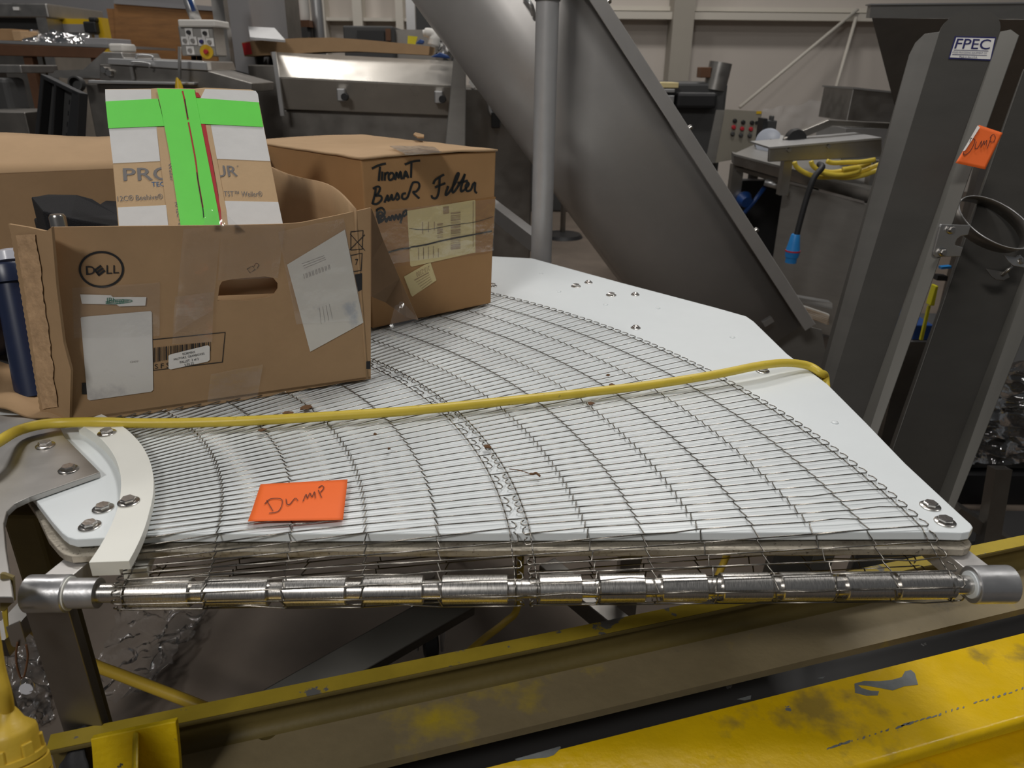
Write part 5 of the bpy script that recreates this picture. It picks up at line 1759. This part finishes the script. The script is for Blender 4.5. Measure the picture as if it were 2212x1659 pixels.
legs_to_floor(rk, [PY(602, 80, 6.3), PY(660, 80, 6.3)], 0.06, 'rust')
# display unit far behind the carton
dp = thing('display_unit', 'grey metal unit with a black screen, far behind the long carton', 'machine', PY(790, 80, 5.6))
mb = MB()
bxp(mb, 742, 56, 850, 110, 5.6, 0.5, floor=True)
obj('case', mb, 'charcoal', dp, bevel=0.01)
mb = MB()
bxp(mb, 772, 66, 830, 92, 5.58, 0.02)
obj('screen', mb, 'black_plastic', dp)
mb = MB()
bxp(mb, 833, 62, 843, 88, 5.57, 0.03)
obj('button_strip', mb, 'rust', dp)
mb = MB()
bxp(mb, 850, 64, 940, 130, 5.7, 0.6, floor=True)
obj('side_case', mb, 'steel_dark', dp)
dp2 = thing('duct', 'upright grey steel duct beside the far wall, right of the display unit', 'duct', PY(885, 40, 7.5))
mb = MB()
bxp(mb, 876, -60, 895, 66, 7.5, 0.3, floor=True)
obj('duct_body', mb, 'steel_lit', dp2)
dp3 = thing('dark_cabinet', 'dark cabinet between the duct and the inclined trough', 'cabinet', PY(930, 40, 6.5))
mb = MB()
bxp(mb, 897, -60, 980, 70, 6.5, 0.5, floor=True)
obj('cabinet_body', mb, 'charcoal', dp3)

# ---- left background: rust coloured table with film-wrapped things on it
tb = thing('rust_table', 'long rust brown steel table in the left background', 'table', PY(80, 130, 4.6))
obj('apron', MB().hexa([PY(-80, 118, 4.6), PY(212, 126, 4.6), PY(212, 126, 4.66), PY(-80, 118, 4.66), PY(-80, 91, 4.6), PY(232, 104, 4.6), PY(232, 104, 4.66), PY(-80, 91, 4.66)]), 'rust', tb, bevel=0.004)
obj('top', MB().prism([PY(-80, 90, 4.6), PY(235, 103, 4.6), PY(235, 103, 4.6) + V((0, 0.9, 0.0)), PY(-80, 90, 4.6) + V((0, 0.9, 0.0))], (0, 0, 0.015)), 'steel_lit', tb)
for (xa, ya, xb, yb) in ((59, 122, 73, 215), (205, 125, 205, 200)):
    a = PY(xa, ya, 4.62)
    obj('leg', MB().box((a.x - 0.025, 4.62, 0), (a.x + 0.025, 4.67, a.z)), 'rust', tb)
    obj('leg', MB().box((a.x - 0.025, 5.4, 0), (a.x + 0.025, 5.45, a.z)), 'rust', tb)
Yt = 4.95
wrap('plastic_film', 'shiny clear film bundle lying on the rust brown table', [PY(46, 74, Yt), PY(184, 72, Yt), PY(184, 97, 4.65), PY(46, 90, 4.65)], 'wrap_clear', 12, 0.05, 24)
mb = MB()
bxp(mb, 182, 82, 231, 103, 4.7, 0.3)
tag(obj('grey_box', mb, 'grey_panel', None, bevel=0.004), 'small grey box at the right end of the rust brown table', 'box')
mb = MB()
bxp(mb, -40, 62, 30, 88, 4.8, 0.25)
tag(obj('small_carton', mb, 'card_dark', None, bevel=0.004), 'dark brown carton at the far left on the rust brown table', 'cardboard box')
mb = MB()
bxp(mb, 27, 66, 45, 88, 4.75, 0.2)
tag(obj('small_carton', mb, 'card', None, bevel=0.004), 'pale brown narrow carton beside the dark one on the rust brown table', 'cardboard box')
# machine left top
m1 = thing('grey_machine', 'grey machine with a small white plate at the upper left corner', 'machine', PY(40, 60, 6.0))
mb = MB()
bxp(mb, -80, 6, 103, 38, 6.0, 0.8)
obj('upper_case', mb, 'steel', m1, bevel=0.01)
mb = MB()
bxp(mb, -80, 38, 82, 62, 6.1, 0.6)
obj('dark_underside', mb, 'charcoal', m1)
mb = MB()
bxp(mb, 82, 38, 104, 80, 6.0, 0.6, floor=True)
obj('corner_post', mb, 'steel', m1)
mb = MB()
bxp(mb, -80, 60, 80, 90, 6.15, 0.5, floor=True)
obj('lower_case', mb, 'steel_dark', m1)
mb = MB()
bxp(mb, 28, 15, 40, 22, 5.99, 0.01)
obj('name_plate', mb, 'label_plain', m1)
m2 = thing('pallet_truck', 'yellow banded grey machine with a black motor behind the rust brown table', 'machine', PY(150, 60, 6.2))
mb = MB()
bxp(mb, 105, 40, 182, 52, 6.2, 0.5)
obj('yellow_band', mb, 'yellow_plastic', m2)
mb = MB()
bxp(mb, 105, 52, 182, 70, 6.2, 0.5)
obj('grey_body', mb, 'grey_panel', m2)
mb = MB()
bxp(mb, 106, 66, 130, 80, 6.19, 0.5, floor=True)
obj('yellow_foot', mb, 'yellow_plastic', m2)
mb = MB()
bxp(mb, 180, 46, 207, 72, 6.15, 0.4)
bxp(mb, 190, 37, 206, 47, 6.15, 0.3)
obj('motor', mb, 'black_plastic', m2, bevel=0.01)
mb = MB()
bxp(mb, 208, 38, 221, 62, 6.2, 0.1, floor=True)
obj('yellow_post', mb, 'yellow_plastic', m2)
# wooden crate
wc = thing('wooden_crate', 'large orange brown plywood crate in the left background', 'crate', PY(350, 100, 5.4))
obj('front_panel', MB().prism([PY(246, 8, 5.7), PY(466, 24, 5.7), PY(470, 150, 5.7), PY(254, 150, 5.7)], (0, 0.02, 0)), 'wood', wc)
obj('top_rail', MB().prism([PY(246, -2, 5.68), PY(466, 14, 5.68), PY(466, 24, 5.68), PY(246, 8, 5.68)], (0, 0.04, 0)), 'grey_panel', wc)
a, b = PY(254, 150, 5.72), PY(470, 150, 5.72)
obj('side_panel', MB().box((a.x, 5.72, 0), (b.x, 6.3, PY(350, 20, 5.72).z)), 'wood', wc)
wh = thing('partition_board', 'pale upright panel above the plywood crate', 'panel', PY(430, 5, 6.6))
mb = MB()
bxp(mb, 395, -60, 466, 16, 6.6, 0.05)
obj('sheet', mb, 'wall_paint', wh)
mb = MB()
bxp(mb, 395, 14, 466, 200, 6.62, 0.05, floor=True)
obj('stand', mb, 'grey_panel', wh)
# control box on an arm
cbx = thing('control_box', 'grey push-button control box with a yellow emergency stop on a bent arm', 'control box', PY(425, 85, 3.6))
Yc = 3.6
mb = MB()
bxp(mb, 388, 56, 463, 121, Yc, 0.14)
obj('case', mb, 'steel_satin', cbx, bevel=0.006)
mb = MB()
bxp(mb, 384, 42, 464, 58, Yc - 0.02, 0.18)
obj('hood', mb, 'white_plastic', cbx, bevel=0.006)
for x, y, m in ((408, 70, 'black_plastic'), (443, 72, 'black_plastic'), (400, 88, 'steel'), (417, 88, 'steel'), (436, 90, 'navy_print'), (453, 91, 'steel'), (411, 109, 'steel')):
    mb = MB()
    bxp(mb, x - 8, y - 9, x + 8, y + 9, Yc - 0.006, 0.006)
    pl2 = obj('button_plate', mb, 'label_plain', cbx)
    obj('button', MB().lathe(PY(x, y, Yc - 0.006), (0, -1, 0), [(0, 0.009), (0.012, 0.008)], 14), m, pl2, smooth=40)
es = obj('emergency_stop', MB().lathe(PY(447, 112, Yc - 0.001), (0, -1, 0), [(0, 0.029), (0.008, 0.029)], 24), 'yellow_plastic', cbx, smooth=40)
obj('stop_knob', MB().lathe(PY(447, 112, Yc - 0.008), (0, -1, 0), [(0, 0.008), (0.015, 0.011), (0.022, 0.008)], 16), 'red_plastic', es, smooth=40)
obj('arm', MB().tube([PY(424, 44, Yc + 0.06), PY(414, 20, Yc + 0.06), PY(398, -30, Yc + 0.06)], 0.024, 14), 'steel_lit', cbx, smooth=180)
obj('blue_hose', MB().tube([PY(419, 24, Yc + 0.02), PY(410, 0, Yc + 0.02), PY(400, -30, Yc + 0.02)], 0.009, 10), 'navy_plastic', cbx, smooth=180)
for x in (418, 430):
    obj('cable', MB().tube([PY(x, 120, Yc + 0.07), PY(x + 3, 150, Yc + 0.07)], 0.012, 8), 'rubber', cbx, smooth=180)
mp2 = PY(398, -30, Yc + 0.06)
obj('mast', MB().beam((mp2.x, mp2.y, mp2.z), (mp2.x - 0.03, mp2.y + 0.5, mp2.z + 0.1), 0.05, 0.05), 'steel_lit', cbx)
obj('mast', MB().box((mp2.x - 0.06, mp2.y + 0.46, 0), (mp2.x, mp2.y + 0.52, mp2.z + 0.12)), 'steel', cbx)
# slicer-like sloping machine
sm_ = thing('sloping_machine', 'bluish steel machine with a sloping side panel behind the open box', 'machine', PY(300, 170, 3.3))
Ys = 3.35
obj('side_panel', face(MB(), [(222, 112), (262, 113), (268, 125), (440, 132), (448, 153), (268, 142), (240, 170), (155, 171)], Ys, 0.35), 'steel', sm_, bevel=0.004)
obj('upper_rail', face(MB(), [(232, 126), (446, 134), (448, 153), (232, 139)], Ys - 0.03, 0.05), 'steel_lit', sm_, bevel=0.003)
obj('front_panel', face(MB(), [(215, 139), (448, 153), (545, 180), (545, 200), (215, 172)], Ys - 0.02, 0.3), 'steel_dark', sm_, bevel=0.003)
obj('lower_rail', face(MB(), [(190, 173), (420, 178), (420, 184), (190, 181)], Ys - 0.05, 0.06), 'steel_lit', sm_, bevel=0.003)
mb = MB()
bxp(mb, 196, 182, 420, 300, Ys + 0.02, 0.4, floor=True)
obj('base_cabinet', mb, 'steel_dark', sm_, bevel=0.004)
obj('wing', face(MB(), [(108, 164), (120, 152), (190, 150), (160, 172)], Ys + 0.1, 0.2), 'steel', sm_)
for x, y in ((228, 151), (239, 157)):
    obj('knob', MB().lathe(PY(x, y, Ys - 0.02), (0, -1, 0), [(0, 0.014), (0.02, 0.012)], 14), 'washer', sm_, smooth=40)
obj('rail_handle', MB().tube(sm3([PY(295, 127, Ys - 0.03), PY(296, 119, Ys - 0.03), PY(328, 121, Ys - 0.03), PY(329, 129, Ys - 0.03)], 4), 0.004, 8), 'steel_lit', sm_, smooth=180)
obj('rail_handle', MB().tube(sm3([PY(284, 140, Ys - 0.05), PY(286, 134, Ys - 0.05), PY(322, 137, Ys - 0.05), PY(322, 146, Ys - 0.05)], 4), 0.004, 8), 'steel_lit', sm_, smooth=180)
obj('strut', MB().beam(PY(284, 144, Ys - 0.03), PY(289, 172, Ys - 0.03), 0.012, 0.012), 'steel', sm_)
obj('pipe_end', MB().lathe(PY(170, 182, Ys - 0.04), (0, -1, 0.1), [(0, 0.03), (0.03, 0.03), (0.03, 0.024), (0.005, 0.024)], 20, caps=True), 'charcoal', sm_, smooth=40)
obj('thin_rod', MB().beam(PY(388, 101, Ys - 0.1), PY(388, 170, Ys - 0.1), 0.01, 0.01), 'steel', sm_)
obj('yellow_tip', MB().lathe(PY(388, 196, Ys - 0.1), (0, 0, 1), [(0, 0.018), (0.03, 0.012), (0.05, 0.006)], 14), 'yellow_plastic', sm_, smooth=40)
mb = MB()
bxp(mb, 234, 94, 266, 112, Ys + 0.05, 0.12)
tag(obj('white_tub', mb, 'white_plastic', None, bevel=0.008), 'white plastic tub on top of the sloping steel machine', 'tub')
# black crate standing on edge
kc = thing('black_crate', 'black plastic crate with vent slots tipped on edge behind the open box', 'crate', PY(140, 290, 2.6))
KP = [PY(108, 163, 2.62), PY(190, 203, 2.50), PY(183, 300, 2.50), PY(93, 300, 2.62)]
nk = (KP[1] - KP[0]).cross(KP[3] - KP[0]).normalized()
if nk.y > 0:
    nk = -nk
KPl = Plane(KP[0], nk)
obj('base', MB().prism([KPl.at(*p) for p in ((112, 175), (170, 200), (162, 300), (98, 300))], -nk * 0.004), 'charcoal', kc)
for q in ([(108, 163), (190, 203), (188, 212), (107, 172)], [(108, 163), (115, 167), (100, 330), (91, 330)], [(176, 196), (191, 203), (184, 330), (160, 330)], [(137, 182), (141, 184), (132, 330), (126, 330)]):
    obj('rim', MB().prism([KPl.at(*p, 0.0) for p in q], nk * 0.03), 'black_plastic', kc, bevel=0.003)
mb = MB()
for j in range(5):
    for i in range(8):
        if i == 4:
            continue
        x, y = 118 + i * 6.2 - j * 2.2, 204 + j * 24 + i * 2.2
        mb.poly([KPl.at(x, y, 0.001), KPl.at(x + 1.8, y + 0.8, 0.001), KPl.at(x + 1.0, y + 11, 0.001), KPl.at(x - 0.8, y + 10, 0.001)])
obj('vent_slots', mb, 'black_print', kc)
obj('base_stand', MB().box((KP[3].x - 0.05, 2.5, 0), (KP[2].x + 0.02, 2.7, KP[3].z)), 'steel_dark', kc)
# grey panels low left
lp_ = thing('grey_stand', 'dark grey machine stand at the left edge below the rust brown table', 'machine', PY(20, 250, 3.6))
mb = MB()
bxp(mb, -60, 242, 64, 330, 3.4, 0.3, floor=True)
obj('panel', mb, 'steel_dark', lp_, bevel=0.004)
mb = MB()
bxp(mb, -30, 168, 20, 245, 3.65, 0.15)
obj('motor', mb, 'charcoal', lp_, bevel=0.02)
mb = MB()
bxp(mb, -40, 140, 46, 158, 3.7, 0.3)
obj('shelf', mb, 'steel', lp_, bevel=0.004)
mb = MB()
bxp(mb, -20, 155, -5, 245, 3.8, 0.1)
obj('upright', mb, 'steel_dark', lp_)

# ---- right background: dark filling machine, switch cabinet, gauge
fm = thing('filling_machine', 'dark upright machine with a motor on top, right of the inclined trough', 'machine', PY(1520, 300, 5.2))
Yf = 5.2
mb = MB()
bxp(mb, 1400, 178, 1560, 420, Yf + 0.1, 0.6, floor=True)
obj('body', mb, 'charcoal', fm, bevel=0.02)
mb = MB()
bxp(mb, 1462, 200, 1550, 235, Yf, 0.3)
obj('head', mb, 'black_plastic', fm, bevel=0.02)
obj('motor', MB().lathe(PY(1543, 194, Yf + 0.15), (PY(1556, 140, Yf + 0.15) - PY(1543, 194, Yf + 0.15)), [(0, 0.075), (0.17, 0.075)], 24), 'steel', fm, smooth=40)
mb = MB()
bxp(mb, 1514, 145, 1536, 168, Yf + 0.1, 0.12)
obj('terminal_box', mb, 'rust', fm, bevel=0.004)
mb = MB()
bxp(mb, 1424, 178, 1466, 190, Yf - 0.02, 0.2)
obj('bright_tray', mb, 'label_cream', fm, bevel=0.004)
mb = MB()
bxp(mb, 1430, 192, 1458, 200, Yf - 0.02, 0.2)
bxp(mb, 1440, 206, 1456, 225, Yf - 0.02, 0.2)
obj('bright_plate', mb, 'steel_lit', fm, bevel=0.004)
sw_ = thing('switch_cabinet', 'grey beige switch cabinet with three columns of buttons in the right background', 'control cabinet', PY(1590, 300, 4.7))
Yk = 4.7
obj('front', MB().prism([PY(1567, 236, Yk), PY(1645, 241, Yk), PY(1632, 332, Yk), PY(1546, 352, Yk)], (0, 0.01, 0)), 'cabinet_grey', sw_)
mb = MB()
obj('case', MB().hexa([PY(1522, 356, Yk + 0.02), PY(1634, 335, Yk + 0.011), PY(1634, 335, Yk + 0.4), PY(1522, 356, Yk + 0.4), PY(1547, 237, Yk + 0.02), PY(1646, 241, Yk + 0.011), PY(1646, 241, Yk + 0.4), PY(1547, 237, Yk + 0.4)]), 'steel_satin', sw_)
for c_, (x, y) in enumerate(((1587, 261), (1605, 264), (1624, 265))):
    for r_, m in enumerate(('black_plastic', 'red_plastic', 'charcoal')):
        obj('button', MB().lathe(PY(x - r_ * 2.5, y + r_ * 14, Yk), (0, -1, 0), [(0, 0.013), (0.012, 0.012), (0.016, 0.008)], 14), m, sw_, smooth=40)
obj('button', MB().lathe(PY(1634, 265, Yk), (0, -1, 0), [(0, 0.010), (0.012, 0.010)], 14), 'black_plastic', sw_, smooth=40)
mb = MB()
bxp(mb, 1634, 240, 1645, 246, Yk - 0.003, 0.003)
obj('sticker', mb, 'yellow_plastic', sw_)
legs_to_floor(sw_, [PY(1535, 350, Yk + 0.2), PY(1632, 340, Yk + 0.2)])
ga = thing('pressure_gauge', 'round grey dial gauge on a pipe right of the switch cabinet', 'gauge', PY(1660, 300, 4.4))
gp = PY(1660, 306, 4.4)
obj('dial', MB().lathe(gp, (-0.5, -1, 0.1), [(-0.03, 0.07), (0.0, 0.072), (0.004, 0.066)], 32), 'dial', ga, smooth=40)
obj('needle', MB().prism([PY(1652, 306, 4.385), PY(1666, 300, 4.385), PY(1666, 303, 4.385)], (0, 0.003, 0)), 'black_print', ga)
mb = MB()
bxp(mb, 1644, 256, 1653, 338, 4.45, 0.1)
obj('bracket', mb, 'black_plastic', ga)
mb = MB()
bxp(mb, 1656, 260, 1678, 282, 4.5, 0.1)
bxp(mb, 1666, 250, 1673, 262, 4.5, 0.05)
obj('valve', mb, 'charcoal', ga, bevel=0.006)
obj('pipe', MB().tube([PY(1662, 285, 4.5), PY(1660, 330, 4.5)], 0.02, 10), 'rust', ga, smooth=180)
# bench with tray, cables
bn_ = thing('steel_bench', 'steel bench cabinet with a tilted tray on top in the right background', 'work bench', PY(1760, 450, 3.6))
Yb = 3.7
obj('top_rail', MB().prism([PY(1585, 332, 4.1), PY(1960, 430, 3.3), PY(1960, 462, 3.3), PY(1585, 356, 4.1)], (0.02, 0.12, 0)), 'steel', bn_, bevel=0.003)
obj('under_rail', MB().prism([PY(1590, 360, 4.12), PY(1960, 466, 3.32), PY(1960, 480, 3.32), PY(1590, 368, 4.12)], (0.02, 0.1, 0)), 'steel_dark', bn_)
obj('table_top', MB().prism([PY(1585, 332, 4.1), PY(1960, 430, 3.3), PY(1960, 430, 3.3) + V((0.5, 1.0, 0)), PY(1585, 332, 4.1) + V((0.5, 1.0, 0))], (0, 0, -0.01)), 'steel_satin', bn_)
dr0, dr1 = PY(1694, 392, 3.72), PY(1900, 448, 3.36)
dl0, dl1 = PY(1655, 660, 3.72), PY(1900, 740, 3.36)
obj('door', MB().prism([dr0, dr1, V((dr1.x, dr1.y, 0.25)), V((dr0.x, dr0.y, 0.25))], (0.01, 0.02, 0)), 'steel_satin', bn_, bevel=0.003)
obj('door_edge', MB().prism([PY(1692, 388, 3.71), PY(1750, 403, 3.61), PY(1750, 408, 3.61), PY(1692, 393, 3.71)], (0, -0.01, 0)), 'steel_lit', bn_)
obj('door_edge', MB().prism([PY(1768, 408, 3.58), PY(1865, 434, 3.41), PY(1865, 439, 3.41), PY(1768, 413, 3.58)], (0, -0.01, 0)), 'steel_lit', bn_)
obj('door_bolt', MB().lathe(PY(1698, 418, 3.70), (0, -1, 0), [(0, 0.012), (0.01, 0.01)], 12), 'washer', bn_, smooth=40)
a = PY(1600, 350, 4.2)
obj('carcass', MB().box((PY(1600, 400, 4.4).x, 4.42, 0), (PY(1900, 400, 4.4).x, 4.5, PY(1700, 392, 4.4).z)), 'black_plastic', bn_)
for p in (PY(1596, 356, 4.14), PY(1885, 450, 3.5)):
    obj('leg', MB().box((p.x - 0.03, p.y, 0), (p.x + 0.03, p.y + 0.06, p.z)), 'steel', bn_)
obj('roller', MB().tube([PY(1653, 394, 3.95), PY(1690, 404, 3.9)], 0.018, 12), 'steel_lit', bn_, smooth=180)
dpn = V((dr1.x - dr0.x, dr1.y - dr0.y, 0)).normalized()
lo0 = V((dr0.x, dr0.y, 0.25))
obj('air_vent', MB().prism([PY(1718, 655, 3.3), PY(1792, 680, 3.2), PY(1786, 702, 3.2), PY(1722, 675, 3.3)], (0, 0.02, 0)), 'white_plastic', bn_)
mb = MB()
for i in range(6):
    mb.prism([PY(1717, 658 + i * 3.4, 3.29), PY(1790, 682 + i * 3.6, 3.19), PY(1790, 683.2 + i * 3.6, 3.19), PY(1717, 659.2 + i * 3.4, 3.29)], (0, -0.004, 0))
obj('vent_slats', mb, 'brown_print', bn_)
obj('bottom_shelf', MB().prism([PY(1712, 640, 3.35), PY(1798, 655, 3.25), PY(1798, 668, 3.25), PY(1716, 650, 3.35)], (0, 0.05, 0)), 'steel_lit', bn_)
tr_ = thing('steel_tray', 'long tilted steel tray with a bent arm above the steel bench', 'tray', PY(1780, 310, 3.6))
obj('front_plate', face(MB(), [(1662, 321), (1905, 300), (1905, 339), (1660, 350)], 3.55, 0.02), 'steel', tr_, bevel=0.003)
obj('top_edge', face(MB(), [(1662, 318), (1905, 297), (1905, 301), (1662, 322)], 3.54, 0.3), 'steel_lit', tr_)
obj('bent_arm', MB().prism([PY(1693, 299, 3.75), PY(1790, 259, 3.75), PY(1930, 266, 3.75), PY(1930, 279, 3.75), PY(1797, 273, 3.75), PY(1700, 312, 3.75)], (0, 0.05, 0)), 'steel_dark', tr_, bevel=0.004)
for x, y in ((1704, 324), (1789, 316)):
    obj('tray_bolt', MB().lathe(PY(x, y, 3.55), (0, -1, 0), [(0, 0.011), (0.012, 0.009)], 12), 'washer', tr_, smooth=40)
obj('pivot', MB().lathe(PY(1716, 300, 3.78), (0, -1, 0), [(0, 0.05), (0.04, 0.045)], 20), 'black_plastic', tr_, smooth=40)
obj('label_stick', face(MB(), [(1687, 292), (1693, 293), (1687, 314), (1681, 313)], 3.7, 0.006), 'label_plain', tr_)
a = PY(1690, 345, 3.6)
obj('support', MB().box((a.x, 3.57, PY(1690, 375, 3.57).z - 0.1), (a.x + 0.04, 3.62, a.z)), 'steel', tr_)
b = PY(1880, 345, 3.6)
obj('support', MB().box((b.x, 3.57, 0), (b.x + 0.04, 3.62, b.z)), 'steel', tr_)
hb = thing('square_hopper', 'plain grey steel box hopper behind the tray', 'hopper', PY(1880, 230, 4.2))
obj('box_body', face(MB(), [(1843, 190), (1945, 202), (1938, 275), (1828, 262)], 4.2, 0.4), 'steel', hb, bevel=0.004)
obj('box_rim', face(MB(), [(1842, 188), (1945, 199), (1945, 203), (1842, 192)], 4.19, 0.42), 'steel_lit', hb)
mb = MB()
bxp(mb, 1826, 278, 1940, 300, 4.15, 0.4, floor=True)
obj('stand', mb, 'steel_lit', hb)
# yellow cable coil
cc = thing('cable_coil', 'coiled thick yellow cable lying on the steel bench under the tray', 'cable', PY(1810, 370, 3.4))
yc_ = 3.42
for i, pts in enumerate((((1716, 350), (1722, 362), (1745, 376), (1775, 383), (1820, 380), (1862, 370), (1900, 355)), ((1752, 348), (1756, 358), (1770, 367), (1800, 372), (1850, 362), (1880, 352)),
                         ((1780, 376), (1820, 384), (1860, 380), (1900, 366)), ((1786, 348), (1800, 352), (1830, 351), (1860, 350), (1890, 345)), ((1770, 372), (1810, 378), (1850, 371), (1853, 362), (1820, 366)))):
    obj('cable_turn', MB().tube(sm3([PY(x, y, yc_ - 0.03 * i * 0.5) for x, y in pts], 6), 0.0105, 12), 'cord_yellow', cc, smooth=180)
# black lead with blue plug
bl = thing('blue_plug_lead', 'black cable hanging over the bench with a blue plug on its end', 'power lead', PY(1720, 540, 3.2))
obj('lead', MB().tube(sm3([PY(1770, 355, 3.3), PY(1776, 362, 3.22), PY(1758, 385, 3.2), PY(1742, 430, 3.2), PY(1728, 480, 3.2), PY(1721, 508, 3.2)], 7), 0.0125, 12), 'rubber', bl, smooth=180)
pt, pb2 = PY(1719, 506, 3.2), PY(1708, 566, 3.2)
ad = (pb2 - pt).normalized()
kk = 0.1 / 0.1
lp2 = (pb2 - pt).length
obj('plug_body', MB().lathe(pt, ad, [(0, 0.017), (0.005, 0.019), (lp2 * 0.3, 0.024), (lp2 * 0.58, 0.030)], 24), 'blue_plastic', bl, smooth=40)
obj('plug_ring', MB().lathe(pt + ad * lp2 * 0.57, ad, [(0, 0.032), (0.006, 0.032)], 24), 'red_plastic', bl, smooth=40)
obj('plug_face', MB().lathe(pt + ad * lp2 * 0.62, ad, [(0, 0.031), (lp2 * 0.2, 0.028), (lp2 * 0.22, 0.024), (lp2 * 0.4, 0.024)], 24), 'blue_plastic', bl, smooth=40)
# blue things in the dark gap
bv = thing('blue_valve', 'dark blue valve with a lever inside the dark bench opening', 'valve', PY(1600, 440, 4.2))
obj('valve_body', MB().lathe(PY(1602, 425, 4.15), (0.2, -1, -0.3), [(0, 0.03), (0.03, 0.045), (0.07, 0.03)], 18), 'navy_plastic', bv, smooth=40)
obj('lever', MB().tube([PY(1652, 404, 4.1), PY(1630, 434, 4.1), PY(1608, 460, 4.1)], 0.012, 10), 'navy_plastic', bv, smooth=180)
obj('bracket', MB().box((PY(1600, 425, 4.2).x, 4.15, PY(1600, 440, 4.2).z), (PY(1610, 425, 4.2).x, 4.42, PY(1600, 432, 4.2).z)), 'charcoal', bv)
# hanging strings and pale film on the far right wall
for (a, b, lab) in (((1853, 20), (1598, 232), 'pale rope slanting down the right wall toward the switch cabinet'), ((1849, 38), (1790, 245), 'pale rope hanging steeply on the right wall above the tray')):
    tag(obj('rope', MB().tube([PY(*a, 9.74), PY(*b, 9.3)], 0.02, 8), 'girt_paint', None, smooth=180), lab, 'rope')
wrap('plastic_film', 'pale plastic sheeting hanging on the right wall behind the gauge', [PY(1650, 235, 9.6), PY(1800, 215, 9.6), V((PY(1800, 330, 9.6).x, 9.6, 0.06)), V((PY(1650, 330, 9.6).x, 9.6, 0.06))], 'wrap_pale', 15, 0.05, 20)
# floor bits seen past the pole
fl_ = thing('floor_stand', 'small stand with a round foot on the floor between the pole and the inclined trough', 'stand', PZ(1210, 510, 0.02))
c0 = PZ(1215, 512, 0.0)
obj('foot', MB().lathe((c0.x, c0.y, 0), (0, 0, 1), [(0, 0.19), (0.03, 0.17), (0.05, 0.05)], 28), 'black_plastic', fl_, smooth=40)
obj('post', MB().lathe((c0.x, c0.y, 0.05), (0, 0, 1), [(0, 0.025), (0.6, 0.025)], 14), 'steel_dark', fl_, smooth=40)
dm = thing('dark_machine', 'dark low machine far behind the pole', 'machine', PZ(1100, 440, 0))
mb = MB()
bxp(mb, 1060, 330, 1270, 445, 8.2, 0.6, floor=True)
obj('body', mb, 'charcoal', dm, bevel=0.02)
